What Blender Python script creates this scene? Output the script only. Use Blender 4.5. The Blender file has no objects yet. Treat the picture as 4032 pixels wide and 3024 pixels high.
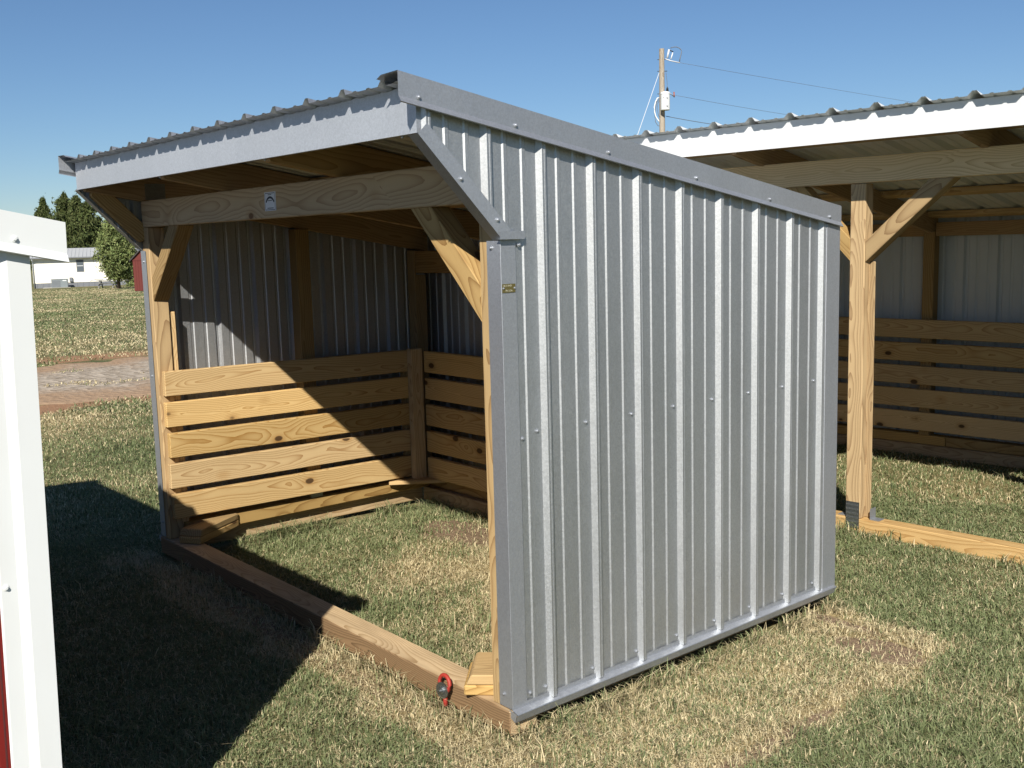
import bpy, bmesh, math, random
import numpy as np
from mathutils import Vector, Matrix
random.seed(7)
rng = np.random.default_rng(11)
sc = bpy.context.scene
col = sc.collection
R = math.radians

# ------------------------------------------------------------------ camera
F = 4121.8                                    # focal length in pixels of the 4032 px wide photograph
CAM = Vector((2.604, -2.145, 1.691))
YAW, PITCH, ROLL = R(-50.067), R(-7.70), R(-1.53)
fw = Vector((math.sin(YAW) * math.cos(PITCH), math.cos(YAW) * math.cos(PITCH), math.sin(PITCH)))
rt = Vector((math.cos(YAW), -math.sin(YAW), 0))
up = rt.cross(fw)
r2 = rt * math.cos(ROLL) + up * math.sin(ROLL)
u2 = up * math.cos(ROLL) - rt * math.sin(ROLL)
cd = bpy.data.cameras.new('camera')
cam = bpy.data.objects.new('camera', cd)
col.objects.link(cam)
cam.matrix_world = Matrix(((r2.x, u2.x, -fw.x, CAM.x), (r2.y, u2.y, -fw.y, CAM.y), (r2.z, u2.z, -fw.z, CAM.z), (0, 0, 0, 1)))
cd.sensor_fit = 'HORIZONTAL'
cd.sensor_width = 36.0
cd.lens = F / 4032 * 36.0
cd.clip_start = 0.05
cd.clip_end = 6000
sc.camera = cam


def at(u, v, d):
    """point that the photograph shows at pixel (u, v), d metres in front of the camera"""
    return CAM + d * (fw + r2 * ((u - 2016) / F) - u2 * ((v - 1512) / F))


# ------------------------------------------------------------------ light
TOSUN = Vector((0.90, -1.0, 1.0)).normalized()
ELEV = math.asin(TOSUN.z)
world = bpy.data.worlds.new('World')
sc.world = world
world.use_nodes = True
wn = world.node_tree.nodes
wl = world.node_tree.links
wn.clear()
sky = wn.new('ShaderNodeTexSky')
sky.sky_type = 'NISHITA'
sky.sun_disc = False
sky.sun_elevation = ELEV
sky.sun_rotation = math.atan2(TOSUN.x, TOSUN.y)
sky.altitude = 300
sky.air_density = 1.0
sky.dust_density = 0.0
sky.ozone_density = 7.0
bg = wn.new('ShaderNodeBackground')
bg.inputs['Strength'].default_value = 0.056
wo = wn.new('ShaderNodeOutputWorld')
wl.new(sky.outputs[0], bg.inputs['Color'])
wl.new(bg.outputs[0], wo.inputs['Surface'])
sl = bpy.data.lights.new('sun', 'SUN')
sl.energy = 4.8
sl.angle = R(0.53)
sl.color = (1.0, 0.94, 0.84)
so = bpy.data.objects.new('sun', sl)
col.objects.link(so)
so.location = (8, -10, 12)
so.rotation_euler = (-TOSUN).to_track_quat('-Z', 'Y').to_euler()
sc.view_settings.view_transform = 'Standard'
sc.view_settings.look = 'None'
sc.view_settings.exposure = 0.60
sc.view_settings.gamma = 1.0
sc.view_settings.use_curve_mapping = False


# ------------------------------------------------------------------ materials
class NT:
    def __init__(s, name):
        s.m = bpy.data.materials.new(name)
        s.m.use_nodes = True
        s.t = s.m.node_tree
        s.t.nodes.clear()
        s.out = s.n('ShaderNodeOutputMaterial')
        s.b = s.n('ShaderNodeBsdfPrincipled')
        s.l(s.b.outputs[0], s.out.inputs[0])

    def n(s, t, **k):
        o = s.t.nodes.new(t)
        for a, v in k.items():
            setattr(o, a, v)
        return o

    def l(s, a, b):
        s.t.links.new(a, b)

    def put(s, sock, v):
        if isinstance(v, bpy.types.NodeSocket):
            s.l(v, sock)
        elif isinstance(v, tuple) and len(v) == 3 and sock.type == 'RGBA':
            sock.default_value = (*v, 1)
        else:
            sock.default_value = v

    def math(s, op, a, b=0.0, c=None):
        o = s.n('ShaderNodeMath', operation=op)
        s.put(o.inputs[0], a)
        s.put(o.inputs[1], b)
        if c is not None:
            s.put(o.inputs[2], c)
        return o.outputs[0]

    def vmath(s, op, a, b):
        o = s.n('ShaderNodeVectorMath', operation=op)
        s.put(o.inputs[0], a)
        s.put(o.inputs[1], b)
        return o.outputs[0]

    def noise(s, vec, scale, detail=3.0, rough=0.55):
        o = s.n('ShaderNodeTexNoise')
        if vec is not None:
            s.l(vec, o.inputs['Vector'])
        o.inputs['Scale'].default_value = scale
        o.inputs['Detail'].default_value = detail
        o.inputs['Roughness'].default_value = rough
        return o.outputs['Fac']

    def mix(s, f, a, b, mode='MIX'):
        o = s.n('ShaderNodeMix', data_type='RGBA', blend_type=mode)
        s.put(o.inputs[0], f)
        s.put(o.inputs[6], a)
        s.put(o.inputs[7], b)
        return o.outputs[2]

    def ramp(s, f, stops):
        o = s.n('ShaderNodeValToRGB')
        e = o.color_ramp.elements
        while len(e) > 1:
            e.remove(e[-1])
        for i, (p, c) in enumerate(stops):
            x = e[0] if i == 0 else e.new(p)
            x.position = p
            x.color = (*c, 1) if len(c) == 3 else c
        s.put(o.inputs[0], f)
        return o.outputs[0]

    def step(s, f, a, b):
        o = s.n('ShaderNodeMapRange')
        s.put(o.inputs[0], f)
        o.inputs[1].default_value = a
        o.inputs[2].default_value = b
        return o.outputs[0]

    def obj(s):
        return s.n('ShaderNodeTexCoord').outputs['Object']

    def pos(s):
        return s.n('ShaderNodeNewGeometry').outputs['Position']

    def attr(s, name):
        o = s.n('ShaderNodeAttribute', attribute_name=name)
        return o

    def bump(s, h, strength, dist=0.01):
        o = s.n('ShaderNodeBump')
        o.inputs['Strength'].default_value = strength
        o.inputs['Distance'].default_value = dist
        s.l(h, o.inputs['Height'])
        s.l(o.outputs[0], s.b.inputs['Normal'])

    def set(s, col=None, rough=None, metal=None, spec=None):
        if col is not None:
            s.put(s.b.inputs['Base Color'], col)
        if rough is not None:
            s.put(s.b.inputs['Roughness'], rough)
        if metal is not None:
            s.put(s.b.inputs['Metallic'], metal)
        if spec is not None:
            s.put(s.b.inputs['Specular IOR Level'], spec)
        return s.m


def wood(name, early, late, knotc, rings=70.0, knots=1.0, rough=0.75, dirty=None, dirtamt=0.0):
    """flat-sawn pine: growth rings cut by a board whose length runs along local X"""
    t = NT(name)
    o = t.obj()
    rnd = t.n('ShaderNodeObjectInfo').outputs['Random']
    off = t.n('ShaderNodeCombineXYZ')
    t.l(t.math('MULTIPLY', rnd, 37.0), off.inputs[0])
    t.l(t.math('MULTIPLY', rnd, 71.0), off.inputs[1])
    t.l(t.math('MULTIPLY', rnd, 53.0), off.inputs[2])
    p = t.vmath('ADD', o, off.outputs[0])
    sp = t.n('ShaderNodeSeparateXYZ')
    t.l(o, sp.inputs[0])
    # slow wander of the pith along the board gives the cathedral arches
    px = t.n('ShaderNodeCombineXYZ')
    t.l(t.math('ADD', t.math('MULTIPLY', sp.outputs[0], 0.9), t.math('MULTIPLY', rnd, 91.0)), px.inputs[0])
    w1 = t.noise(px.outputs[0], 1.0, 2.0)
    w2 = t.noise(t.vmath('ADD', px.outputs[0], (7.3, 3.1, 9.7)), 1.3, 2.0)
    st = t.vmath('MULTIPLY', p, (2.2, 13.0, 13.0))
    warp = t.noise(st, 1.0, 3.0, 0.6)
    # knots
    kv = t.n('ShaderNodeTexVoronoi', voronoi_dimensions='3D')
    t.l(t.vmath('MULTIPLY', p, (4.2, 7.0, 7.0)), kv.inputs['Vector'])
    kv.inputs['Scale'].default_value = 1.0
    kd = kv.outputs['Distance']
    ks = t.n('ShaderNodeSeparateColor')
    t.l(kv.outputs['Color'], ks.inputs[0])
    has = t.math('GREATER_THAN', ks.outputs[0], 1.0 - 0.62 * knots)
    infl = t.math('MULTIPLY', t.step(kd, 0.55, 0.05), has)
    y = t.math('ADD', sp.outputs[1], t.math('MULTIPLY', t.math('SUBTRACT', w1, 0.5), 0.16))
    z = t.math('ADD', sp.outputs[2], t.math('MULTIPLY', t.math('SUBTRACT', w2, 0.5), 0.22))
    y = t.math('ADD', y, t.math('MULTIPLY', t.math('SUBTRACT', rnd, 0.5), 0.10))
    dist = t.math('SQRT', t.math('ADD', t.math('MULTIPLY', y, y), t.math('MULTIPLY', z, z)))
    ph = t.math('ADD', t.math('MULTIPLY', dist, rings), t.math('MULTIPLY', warp, 1.1))
    ph = t.math('ADD', ph, t.math('MULTIPLY', infl, 1.8))
    fr = t.math('FRACT', ph)
    band = t.math('POWER', fr, 3.0)
    fine = t.noise(t.vmath('MULTIPLY', p, (4.0, 160.0, 160.0)), 1.0, 2.0)
    tone = t.noise(t.vmath('MULTIPLY', p, (0.8, 2.5, 2.5)), 1.0, 2.0)
    c = t.mix(t.math('MULTIPLY', band, 0.98), early, late)
    c = t.mix(t.math('MULTIPLY', fine, 0.30), c, tuple(0.62 * v for v in early))
    hue = t.n('ShaderNodeHueSaturation')
    t.l(c, hue.inputs['Color'])
    t.l(t.math('ADD', 0.64, t.math('ADD', t.math('MULTIPLY', rnd, 0.40), t.math('MULTIPLY', tone, 0.34))), hue.inputs['Value'])
    t.l(t.math('ADD', 0.86, t.math('MULTIPLY', t.math('FRACT', t.math('MULTIPLY', rnd, 17.0)), 0.25)), hue.inputs['Saturation'])
    c = hue.outputs[0]
    kcore = t.math('MULTIPLY', t.step(kd, 0.135, 0.10), has)
    khalo = t.math('MULTIPLY', t.math('MULTIPLY', t.step(kd, 0.27, 0.12), has), 0.45)
    c = t.mix(khalo, c, late)
    c = t.mix(t.math('MULTIPLY', kcore, 0.9), c, knotc)
    if dirty:
        dn = t.noise(t.vmath('MULTIPLY', p, (1.5, 9.0, 9.0)), 1.0, 4.0, 0.65)
        c = t.mix(t.math('MULTIPLY', t.step(dn, 0.38, 0.66), dirtamt), c, dirty)
    t.bump(t.math('ADD', t.math('MULTIPLY', band, 0.5), fine), 0.25, 0.002)
    return t.set(c, rough, 0.0, 0.25)


PINE = wood('pine_board', (0.62, 0.44, 0.215), (0.35, 0.185, 0.058), (0.045, 0.022, 0.010), rings=105, knots=1.25)
PALE = wood('pine_pale', (0.60, 0.43, 0.225), (0.38, 0.225, 0.095), (0.14, 0.065, 0.028), rings=80, knots=0.5)
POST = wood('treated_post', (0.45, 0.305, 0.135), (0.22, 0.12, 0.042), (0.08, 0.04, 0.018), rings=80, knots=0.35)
PALE_LIT = wood('pine_header_lit', (0.70, 0.51, 0.255), (0.46, 0.28, 0.105), (0.12, 0.055, 0.022), rings=85, knots=0.9)  # shaded header: bounce light off the lawn put into a lighter, warmer colour
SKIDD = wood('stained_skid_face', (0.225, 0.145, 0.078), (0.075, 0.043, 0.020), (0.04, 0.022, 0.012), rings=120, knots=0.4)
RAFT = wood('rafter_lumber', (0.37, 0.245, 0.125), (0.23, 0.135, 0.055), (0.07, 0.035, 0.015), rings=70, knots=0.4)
SKID = wood('weathered_skid', (0.54, 0.405, 0.245), (0.31, 0.20, 0.10), (0.05, 0.03, 0.015), rings=120, knots=0.4,
            dirty=(0.10, 0.06, 0.035), dirtamt=0.4)
SILLO = wood('orange_skid', (0.54, 0.36, 0.16), (0.33, 0.18, 0.06), (0.08, 0.035, 0.012), rings=85, knots=0.6)


def galv(name, base, rough, metal=1.0, spangle=0.18):
    t = NT(name)
    p = t.pos()
    v = t.n('ShaderNodeTexVoronoi')
    t.l(p, v.inputs['Vector'])
    v.inputs['Scale'].default_value = 210.0
    s = t.n('ShaderNodeSeparateColor')
    t.l(v.outputs['Color'], s.inputs[0])
    n1 = t.noise(p, 90.0, 4.0, 0.6)
    n2 = t.noise(p, 3.0, 3.0, 0.5)
    f = t.math('ADD', t.math('MULTIPLY', s.outputs[0], 0.55), t.math('MULTIPLY', n1, 0.75))
    c = t.mix(f, tuple(b * (1 - spangle * 1.3) for b in base), tuple(min(1, b * (1 + spangle)) for b in base))
    rnd = t.n('ShaderNodeObjectInfo').outputs['Random']
    strk = t.noise(t.vmath('MULTIPLY', p, (5.0, 5.0, 0.5)), 1.0, 4.0, 0.6)
    big = t.noise(p, 1.1, 3.0, 0.6)
    hv_ = t.n('ShaderNodeHueSaturation')
    t.l(c, hv_.inputs['Color'])
    t.l(t.math('ADD', 0.79, t.math('ADD', t.math('MULTIPLY', rnd, 0.10), t.math('ADD', t.math('MULTIPLY', strk, 0.16), t.math('MULTIPLY', big, 0.18)))), hv_.inputs['Value'])
    c = hv_.outputs[0]
    rr = t.math('ADD', rough - 0.07, t.math('ADD', t.math('MULTIPLY', s.outputs[1], 0.08), t.math('MULTIPLY', n2, 0.08)))
    t.bump(t.math('ADD', t.math('MULTIPLY', n1, 0.6), t.math('ADD', t.math('MULTIPLY', n2, 3.0), t.math('MULTIPLY', big, 9.0))), 0.14, 0.004)
    return t.set(c, rr, metal, 0.5)


GALV = galv('galvanised_steel', (0.49, 0.505, 0.52), 0.56, 0.97, 0.10)
GALVT = galv('galvanised_trim', (0.40, 0.42, 0.455), 0.48, 0.70, 0.11)
GALVT_LIT = galv('galvanised_trim_lit', (0.385, 0.41, 0.45), 0.50, 0.35, 0.12)  # same steel as the trim; the fascia's brighter sunlit look is set into it
DARKGALV = galv('nail_plate_steel', (0.33, 0.35, 0.36), 0.45)


def paint(name, c, rough=0.35, var=0.06, grime=None):
    t = NT(name)
    p = t.pos()
    n = t.noise(p, 6.0, 5.0, 0.6)
    c2 = t.mix(n, tuple(v * (1 - var) for v in c), tuple(min(1, v * (1 + var)) for v in c))
    if grime:
        g = t.noise(t.vmath('MULTIPLY', p, (3.0, 3.0, 0.8)), 1.0, 5.0, 0.65)
        c2 = t.mix(t.math('MULTIPLY', t.step(g, 0.48, 0.75), 0.35), c2, grime)
    return t.set(c2, t.math('ADD', rough - 0.05, t.math('MULTIPLY', n, 0.1)), 0.0, 0.4)


WHITE = paint('white_enamel', (0.66, 0.68, 0.685), 0.40, 0.03, (0.56, 0.56, 0.52))
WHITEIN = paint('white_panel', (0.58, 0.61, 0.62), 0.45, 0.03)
REDP = paint('red_enamel', (0.17, 0.014, 0.012), 0.4, 0.08)
ORED = paint('red_orange_paint', (0.32, 0.032, 0.022), 0.55, 0.35, (0.07, 0.03, 0.025))
BLACK = paint('black_rubber', (0.02, 0.02, 0.022), 0.5)
BRASS = paint('brass_tag', (0.10, 0.085, 0.03), 0.35, 0.2)
INK = paint('label_ink', (0.03, 0.035, 0.055), 0.6)
LABELW = paint('label_white', (0.72, 0.74, 0.78), 0.5)
STAMP = paint('stamped_letters', (0.55, 0.53, 0.40), 0.4)
SIDING = paint('cream_siding', (0.82, 0.79, 0.70), 0.6, 0.03)
SKIRT = paint('grey_skirting', (0.17, 0.18, 0.20), 0.7, 0.2)
ROOFG = paint('pale_metal_roof', (0.42, 0.43, 0.44), 0.5, 0.08)
BARNR = paint('barn_red', (0.115, 0.020, 0.015), 0.7, 0.15)
SHINGLE = paint('dark_roof', (0.05, 0.045, 0.045), 0.8, 0.2)
ACG = paint('unit_grey', (0.20, 0.23, 0.24), 0.5, 0.1)
TABLEW = paint('grey_table_wood', (0.17, 0.17, 0.16), 0.8, 0.2)
CONC = paint('concrete', (0.45, 0.43, 0.39), 0.9, 0.1)
POLEW = wood('pole_wood', (0.46, 0.40, 0.32), (0.25, 0.20, 0.15), (0.08, 0.06, 0.05), rings=40, knots=0.2)
PORC = paint('grey_porcelain', (0.55, 0.57, 0.60), 0.3)
REDPORC = paint('brown_porcelain', (0.30, 0.10, 0.06), 0.3)
WIREM = paint('wire_metal', (0.12, 0.14, 0.17), 0.5)
GUYM = paint('guy_metal', (0.55, 0.58, 0.62), 0.5)
t = NT('window_glass')
GLASS = t.set((0.10, 0.12, 0.14), 0.08, 0.0, 0.5)


# ------------------------------------------------------------------ object helpers
def mesh_obj(name, verts, faces, mat, parent=None, M=None, smooth=False):
    me = bpy.data.meshes.new(name)
    me.from_pydata([tuple(v) for v in verts], [], faces)
    me.update()
    if mat:
        me.materials.append(mat)
    if smooth:
        me.polygons.foreach_set('use_smooth', [True] * len(me.polygons))
    o = bpy.data.objects.new(name, me)
    col.objects.link(o)
    if parent:
        o.parent = parent
    if M is not None:
        o.matrix_basis = M
    return o


def link_copy(name, me, parent, M):
    o = bpy.data.objects.new(name, me)
    col.objects.link(o)
    o.parent = parent
    o.matrix_basis = M
    return o


def thing(name, label, cat, loc=(0, 0, 0), rz=0.0, group=None):
    o = bpy.data.objects.new(name, None)
    o.empty_display_size = 0.2
    col.objects.link(o)
    o.location = loc
    o.rotation_euler = (0, 0, rz)
    o['label'] = label
    o['category'] = cat
    if group:
        o['group'] = group
    return o


def tag(o, label, cat, group=None):
    o['label'] = label
    o['category'] = cat
    if group:
        o['group'] = group
    return o


def bm_mesh(name, bm, mat):
    me = bpy.data.meshes.new(name)
    bm.to_mesh(me)
    bm.free()
    if mat:
        me.materials.append(mat)
    return me


def frame(A, B, upv):
    A, B, upv = Vector(A), Vector(B), Vector(upv)
    X = (B - A).normalized()
    Y = upv.cross(X).normalized()
    Z = X.cross(Y)
    return Matrix(((X.x, Y.x, Z.x, A.x), (X.y, Y.y, Z.y, A.y), (X.z, Y.z, Z.z, A.z), (0, 0, 0, 1))), (B - A).length


def beam(name, parent, A, B, w, h, mat, upv=(0, 0, 1), ca=0.0, cb=0.0, ya=0.0, yb=0.0, bev=0.0035, label=None):
    """lumber from A to B (centre line); w across, h along upv; end faces skewed by ca/cb (height) and ya/yb (width)"""
    M, L = frame(A, B, upv)
    bm = bmesh.new()
    V = []
    for x, c, yy in ((0, ca, ya), (L, cb, yb)):
        for y, z in ((-w / 2, -h / 2), (w / 2, -h / 2), (w / 2, h / 2), (-w / 2, h / 2)):
            V.append(bm.verts.new((x + c * z + yy * y, y, z)))
    for f in ((3, 2, 1, 0), (4, 5, 6, 7), (0, 1, 5, 4), (1, 2, 6, 5), (2, 3, 7, 6), (3, 0, 4, 7)):
        bm.faces.new([V[i] for i in f])
    bmesh.ops.recalc_face_normals(bm, faces=bm.faces[:])
    if bev:
        bmesh.ops.bevel(bm, geom=bm.edges[:], offset=bev, segments=1, affect='EDGES')
    me = bm_mesh(name, bm, mat)
    o = link_copy(name, me, parent, M)
    if label:
        o['label'] = label
    return o


def box(name, parent, lo, hi, mat, bev=0.0):
    c = [(a + b) / 2 for a, b in zip(lo, hi)]
    bm = bmesh.new()
    bmesh.ops.create_cube(bm, size=1.0)
    for v in bm.verts:
        v.co = Vector([v.co[i] * (hi[i] - lo[i]) for i in range(3)])
    if bev:
        bmesh.ops.bevel(bm, geom=bm.edges[:], offset=bev, segments=1, affect='EDGES')
    return link_copy(name, bm_mesh(name, bm, mat), parent, Matrix.Translation(c))


def prism(name, parent, poly, vec, mat, M=None):
    n = len(poly)
    vec = Vector(vec)
    V = [Vector(p) for p in poly] + [Vector(p) + vec for p in poly]
    F_ = [tuple(range(n))[::-1], tuple(range(n, 2 * n))] + [(i, (i + 1) % n, n + (i + 1) % n, n + i) for i in range(n)]
    bm = bmesh.new()
    bv = [bm.verts.new(v) for v in V]
    for f in F_:
        bm.faces.new([bv[i] for i in f])
    bmesh.ops.recalc_face_normals(bm, faces=bm.faces[:])
    o = link_copy(name, bm_mesh(name, bm, mat), parent, M or Matrix())
    return o


def strip(name, parent, prof, A, B, mat, th=0.0008):
    """bent sheet metal: open profile (offset vectors) swept from A to B, given a little thickness"""
    A, B = Vector(A), Vector(B)
    V, Fc = [], []
    for q in prof:
        V.append(A + Vector(q))
        V.append(B + Vector(q))
    for i in range(len(prof) - 1):
        Fc.append((2 * i, 2 * i + 1, 2 * i + 3, 2 * i + 2))
    return mesh_obj(name, V, Fc, mat, parent)


def rib_profile(u0, u1, phase, pitch, major, minor=True, extra=()):
    """break points (u, height) of ribbed steel between u0 and u1"""
    bh, th, H = major
    pts = []
    k0 = int(math.floor((u0 - phase) / pitch)) - 1
    k1 = int(math.ceil((u1 - phase) / pitch)) + 1
    for k in range(k0, k1 + 1):
        c = phase + k * pitch
        pts += [(c - bh, 0), (c - th, H), (c - th * 0.35, H), (c, H - 0.0012), (c + th * 0.35, H), (c + th, H), (c + bh, 0)]
        if minor:
            for m in (1 / 3, 2 / 3):
                d = c + pitch * m
                pts += [(d - 0.012, 0), (d - 0.0065, 0.0042), (d + 0.0065, 0.0042), (d + 0.012, 0)]
    pts.sort()
    us = [p[0] for p in pts]
    hs = [p[1] for p in pts]
    uu = sorted(set([u for u in us if u0 < u < u1] + [u0, u1] + [e for e in extra if u0 < e < u1]))
    return [(u, float(np.interp(u, us, hs))) for u in uu]


MAJ = (0.0215, 0.0085, 0.019)


def cladding(name, parent, mat, org, U, N, V, u0, u1, phase, lo, hi, pitch=0.2286, extra=(), major=MAJ, minor=True):
    """one ribbed sheet per four ribs, each its own part"""
    org, U, N, V = Vector(org), Vector(U), Vector(N), Vector(V)
    w = 4 * pitch
    e = [u0]
    s = phase + pitch * 0.5
    s += math.ceil((u0 + 0.05 - s) / w) * w
    while s < u1 - 0.05:
        e.append(s)
        s += w
    e.append(u1)
    for a, b in zip(e[:-1], e[1:]):
        P = rib_profile(a, b, phase, pitch, major, minor, extra)
        vs, fs = [], []
        for u, h in P:
            vs.append(org + U * u + N * h + V * lo(u))
            vs.append(org + U * u + N * h + V * hi(u))
        for i in range(len(P) - 1):
            fs.append((2 * i, 2 * i + 2, 2 * i + 3, 2 * i + 1))
        mesh_obj(name, vs, fs, mat, parent)


def lathe(prof, seg=10):
    V, Fc = [], []
    for r, z in prof:
        for i in range(seg):
            a = 2 * math.pi * i / seg
            V.append((r * math.cos(a), r * math.sin(a), z))
    for j in range(len(prof) - 1):
        for i in range(seg):
            Fc.append((j * seg + i, j * seg + (i + 1) % seg, (j + 1) * seg + (i + 1) % seg, (j + 1) * seg + i))
    Fc.append(tuple(range(seg))[::-1])
    Fc.append(tuple((len(prof) - 1) * seg + i for i in range(seg)))
    return V, Fc


def tube(name, parent, pts, r, mat, seg=6, closed=False):
    pts = [Vector(p) for p in pts]
    n = len(pts)
    V, Fc = [], []
    for i, p in enumerate(pts):
        a = pts[(i - 1) % n] if (closed or i > 0) else p
        b = pts[(i + 1) % n] if (closed or i < n - 1) else p
        d = (b - a).normalized()
        s = d.cross(Vector((0, 0, 1)))
        if s.length < 1e-3:
            s = d.cross(Vector((1, 0, 0)))
        s.normalize()
        q = s.cross(d)
        for k in range(seg):
            t_ = 2 * math.pi * k / seg
            V.append(p + (s * math.cos(t_) + q * math.sin(t_)) * (r if not callable(r) else r(i / (n - 1))))
    for i in range(n if closed else n - 1):
        for k in range(seg):
            j = (i + 1) % n
            Fc.append((i * seg + k, i * seg + (k + 1) % seg, j * seg + (k + 1) % seg, j * seg + k))
    if not closed:
        Fc.append(tuple(range(seg))[::-1])
        Fc.append(tuple((n - 1) * seg + k for k in range(seg)))
    return mesh_obj(name, V, Fc, mat, parent, smooth=True)


sv, sf = lathe([(0.0078, 0.0), (0.0078, 0.0012), (0.0046, 0.0016), (0.0044, 0.0060), (0.0030, 0.0068)], 8)
screw_me = bpy.data.meshes.new('screw')
screw_me.from_pydata(sv, [], sf)
screw_me.materials.append(GALVT)
screw_w = screw_me.copy()
screw_w.materials.clear()
screw_w.materials.append(WHITE)


def screw(parent, p, n, me=screw_me):
    q = Vector(n).to_track_quat('Z', 'Y')
    return link_copy('screw', me, parent, Matrix.Translation(p) @ q.to_matrix().to_4x4())


def brace(parent, A, B, t_, mat):
    """knee brace with a plumb cut at A (post) and a level cut at B (header)"""
    X = (Vector(B) - Vector(A)).normalized()
    Y = Vector((0, 1, 0)).cross(X)
    return beam('knee_brace', parent, A, B, t_, t_, mat, upv=(0, 1, 0), ya=-Y.x / X.x, yb=-Y.z / X.z, bev=0.003)


# ------------------------------------------------------------------ terrain
def H(x, y):
    s = (-np.asarray(x, float) - 4.2) / 1.2
    return -0.0165 * 1.2 * np.log1p(np.exp(np.clip(s, -30, 30))) - 0.0165 * 1.2 * np.clip(s - 30, 0, 240)


def Hs(x, y):
    return float(H(x, y))


_P = rng.random((256, 256))


def vnoise(x, y, s):
    x = np.asarray(x) * s + 91.7
    y = np.asarray(y) * s + 37.3
    xi, yi = np.floor(x).astype(int), np.floor(y).astype(int)
    fx, fy = x - xi, y - yi
    fx, fy = fx * fx * (3 - 2 * fx), fy * fy * (3 - 2 * fy)
    g = lambda a, b: _P[a & 255, b & 255]
    return (g(xi, yi) * (1 - fx) + g(xi + 1, yi) * fx) * (1 - fy) + (g(xi, yi + 1) * (1 - fx) + g(xi + 1, yi + 1) * fx) * fy


def sm(e0, e1, x):
    t_ = np.clip((x - e0) / (e1 - e0), 0, 1)
    return t_ * t_ * (3 - 2 * t_)


def dryness(x, y):
    """how much of the grass is straw"""
    n = 0.55 * vnoise(x, y, 1.3) + 0.3 * vnoise(x, y, 4.1) + 0.15 * vnoise(x, y, 11)
    d = 0.14 + 0.8 * (n - 0.34)
    wob = 0.10 * (vnoise(x, y, 5.0) - 0.5)
    rect = sm(-0.03, 0.04, x) * sm(0.69, 0.60, x + wob) * sm(-0.30, 0.0, y + wob) * sm(1.93, 1.83, y + wob)
    edge = rect * np.maximum(sm(0.38, 0.52, x), sm(1.45, 1.6, y))
    d = np.maximum(d, rect * (0.62 + 0.5 * (n - 0.4)))
    d = np.maximum(d, edge * 0.97)
    gx = sm(0.62, 0.80, x + wob) * sm(1.5, 1.2, y)
    d = d * (1 - 0.55 * gx)
    strip_ = sm(-0.34, -0.20, y + 2 * wob) * sm(0.02, -0.03, y) * sm(-3.4, -3.1, x) * sm(0.25, 0.05, x)
    d = np.maximum(d, strip_ * 0.9)
    diag = sm(0.16, 0.05, np.abs((x - 0.05) * 0.78 + (y + 0.05) * 0.62)) * sm(-0.05, 0.05, x) * sm(0.8, 0.6, x)
    d = np.maximum(d, diag * 0.95)
    ins = sm(-3.0, -2.8, x) * sm(-0.05, -0.2, x) * sm(0.1, 0.2, y) * sm(1.8, 1.7, y)
    d = d * (1 - ins) + ins * np.clip(0.12 + 0.75 * sm(-2.4, -1.2, x + 1.2 * (n - 0.5)) * sm(0.2, 1.2, y + (n - 0.5)) + 0.5 * (n - 0.45), 0, 1)
    far = sm(-6.5, -9.5, x)
    d = d * (1 - far) + far * np.clip(0.60 + 0.8 * (vnoise(x, y, 0.22) - 0.5) + 0.9 * (vnoise(x, y, 0.75) - 0.5) + 0.8 * (n - 0.5), 0, 1)
    return np.clip(d, 0.03, 1)


def dirtness(x, y):
    n = vnoise(x, y, 6.0) * 0.6 + vnoise(x, y, 17.0) * 0.4
    def blob(cx, cy, rx, ry, a=0.0):
        c, s = math.cos(a), math.sin(a)
        dx, dy = x - cx, y - cy
        q = ((dx * c + dy * s) / rx) ** 2 + ((-dx * s + dy * c) / ry) ** 2
        return sm(1.3, 0.5, q + 1.1 * (n - 0.5))
    d = blob(0.42, 1.60, 0.22, 0.13)
    d = np.maximum(d, blob(0.12, 1.76, 0.20, 0.06))
    d = np.maximum(d, blob(-2.25, 1.45, 0.38, 0.20))
    d = np.maximum(d, blob(0.30, -0.17, 0.26, 0.06, -0.9) * 0.7)
    d = np.maximum(d, blob(-1.5, -0.10, 1.5, 0.07) * 0.55)
    d = np.maximum(d, 0.8 * sm(0.075, 0.03, np.abs(x - 0.60 + 0.05 * (n - 0.5))) * sm(0.2, 0.4, y) * sm(1.2, 0.9, y))
    sx = -(x)
    d = np.maximum(d, 0.9 * sm(0.8, 0.2, np.abs(sx - 9.9 + 1.2 * (vnoise(x, y, 0.8) - 0.5)) / 1.0) * sm(0.3, 0.6, vnoise(x, y, 1.7) + 0.1))
    d = np.maximum(d, sm(0.9, 0.3, np.abs(sx - 17.0 + 2 * (vnoise(x, y, 0.5) - 0.5)) / 1.9) * sm(0.25, 0.6, vnoise(x, y, 1.2)))
    return np.clip(d, 0, 1)


def graded(a, b, step, far):
    v = list(np.arange(a, b + 1e-6, step))
    s = step
    x = b
    while x < far:
        s *= 1.16
        x += s
        v.append(x)
    s = step
    x = a
    while x > -far:
        s *= 1.16
        x -= s
        v.insert(0, x)
    return np.array(v)


gx = graded(-9.0, 4.0, 0.07, 1400)
gy = graded(-3.0, 8.0, 0.07, 1400)
GX, GY = np.meshgrid(gx, gy, indexing='ij')
GZ = H(GX, GY)
far_r = np.hypot(GX, GY)
GZ = GZ - 0.012 * (vnoise(GX, GY, 2.5) - 0.5) * sm(60, 20, far_r)
nx, ny = GX.shape
idx = np.arange(nx * ny).reshape(nx, ny)
quads = np.stack([idx[:-1, :-1], idx[1:, :-1], idx[1:, 1:], idx[:-1, 1:]], -1).reshape(-1, 4)


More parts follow.
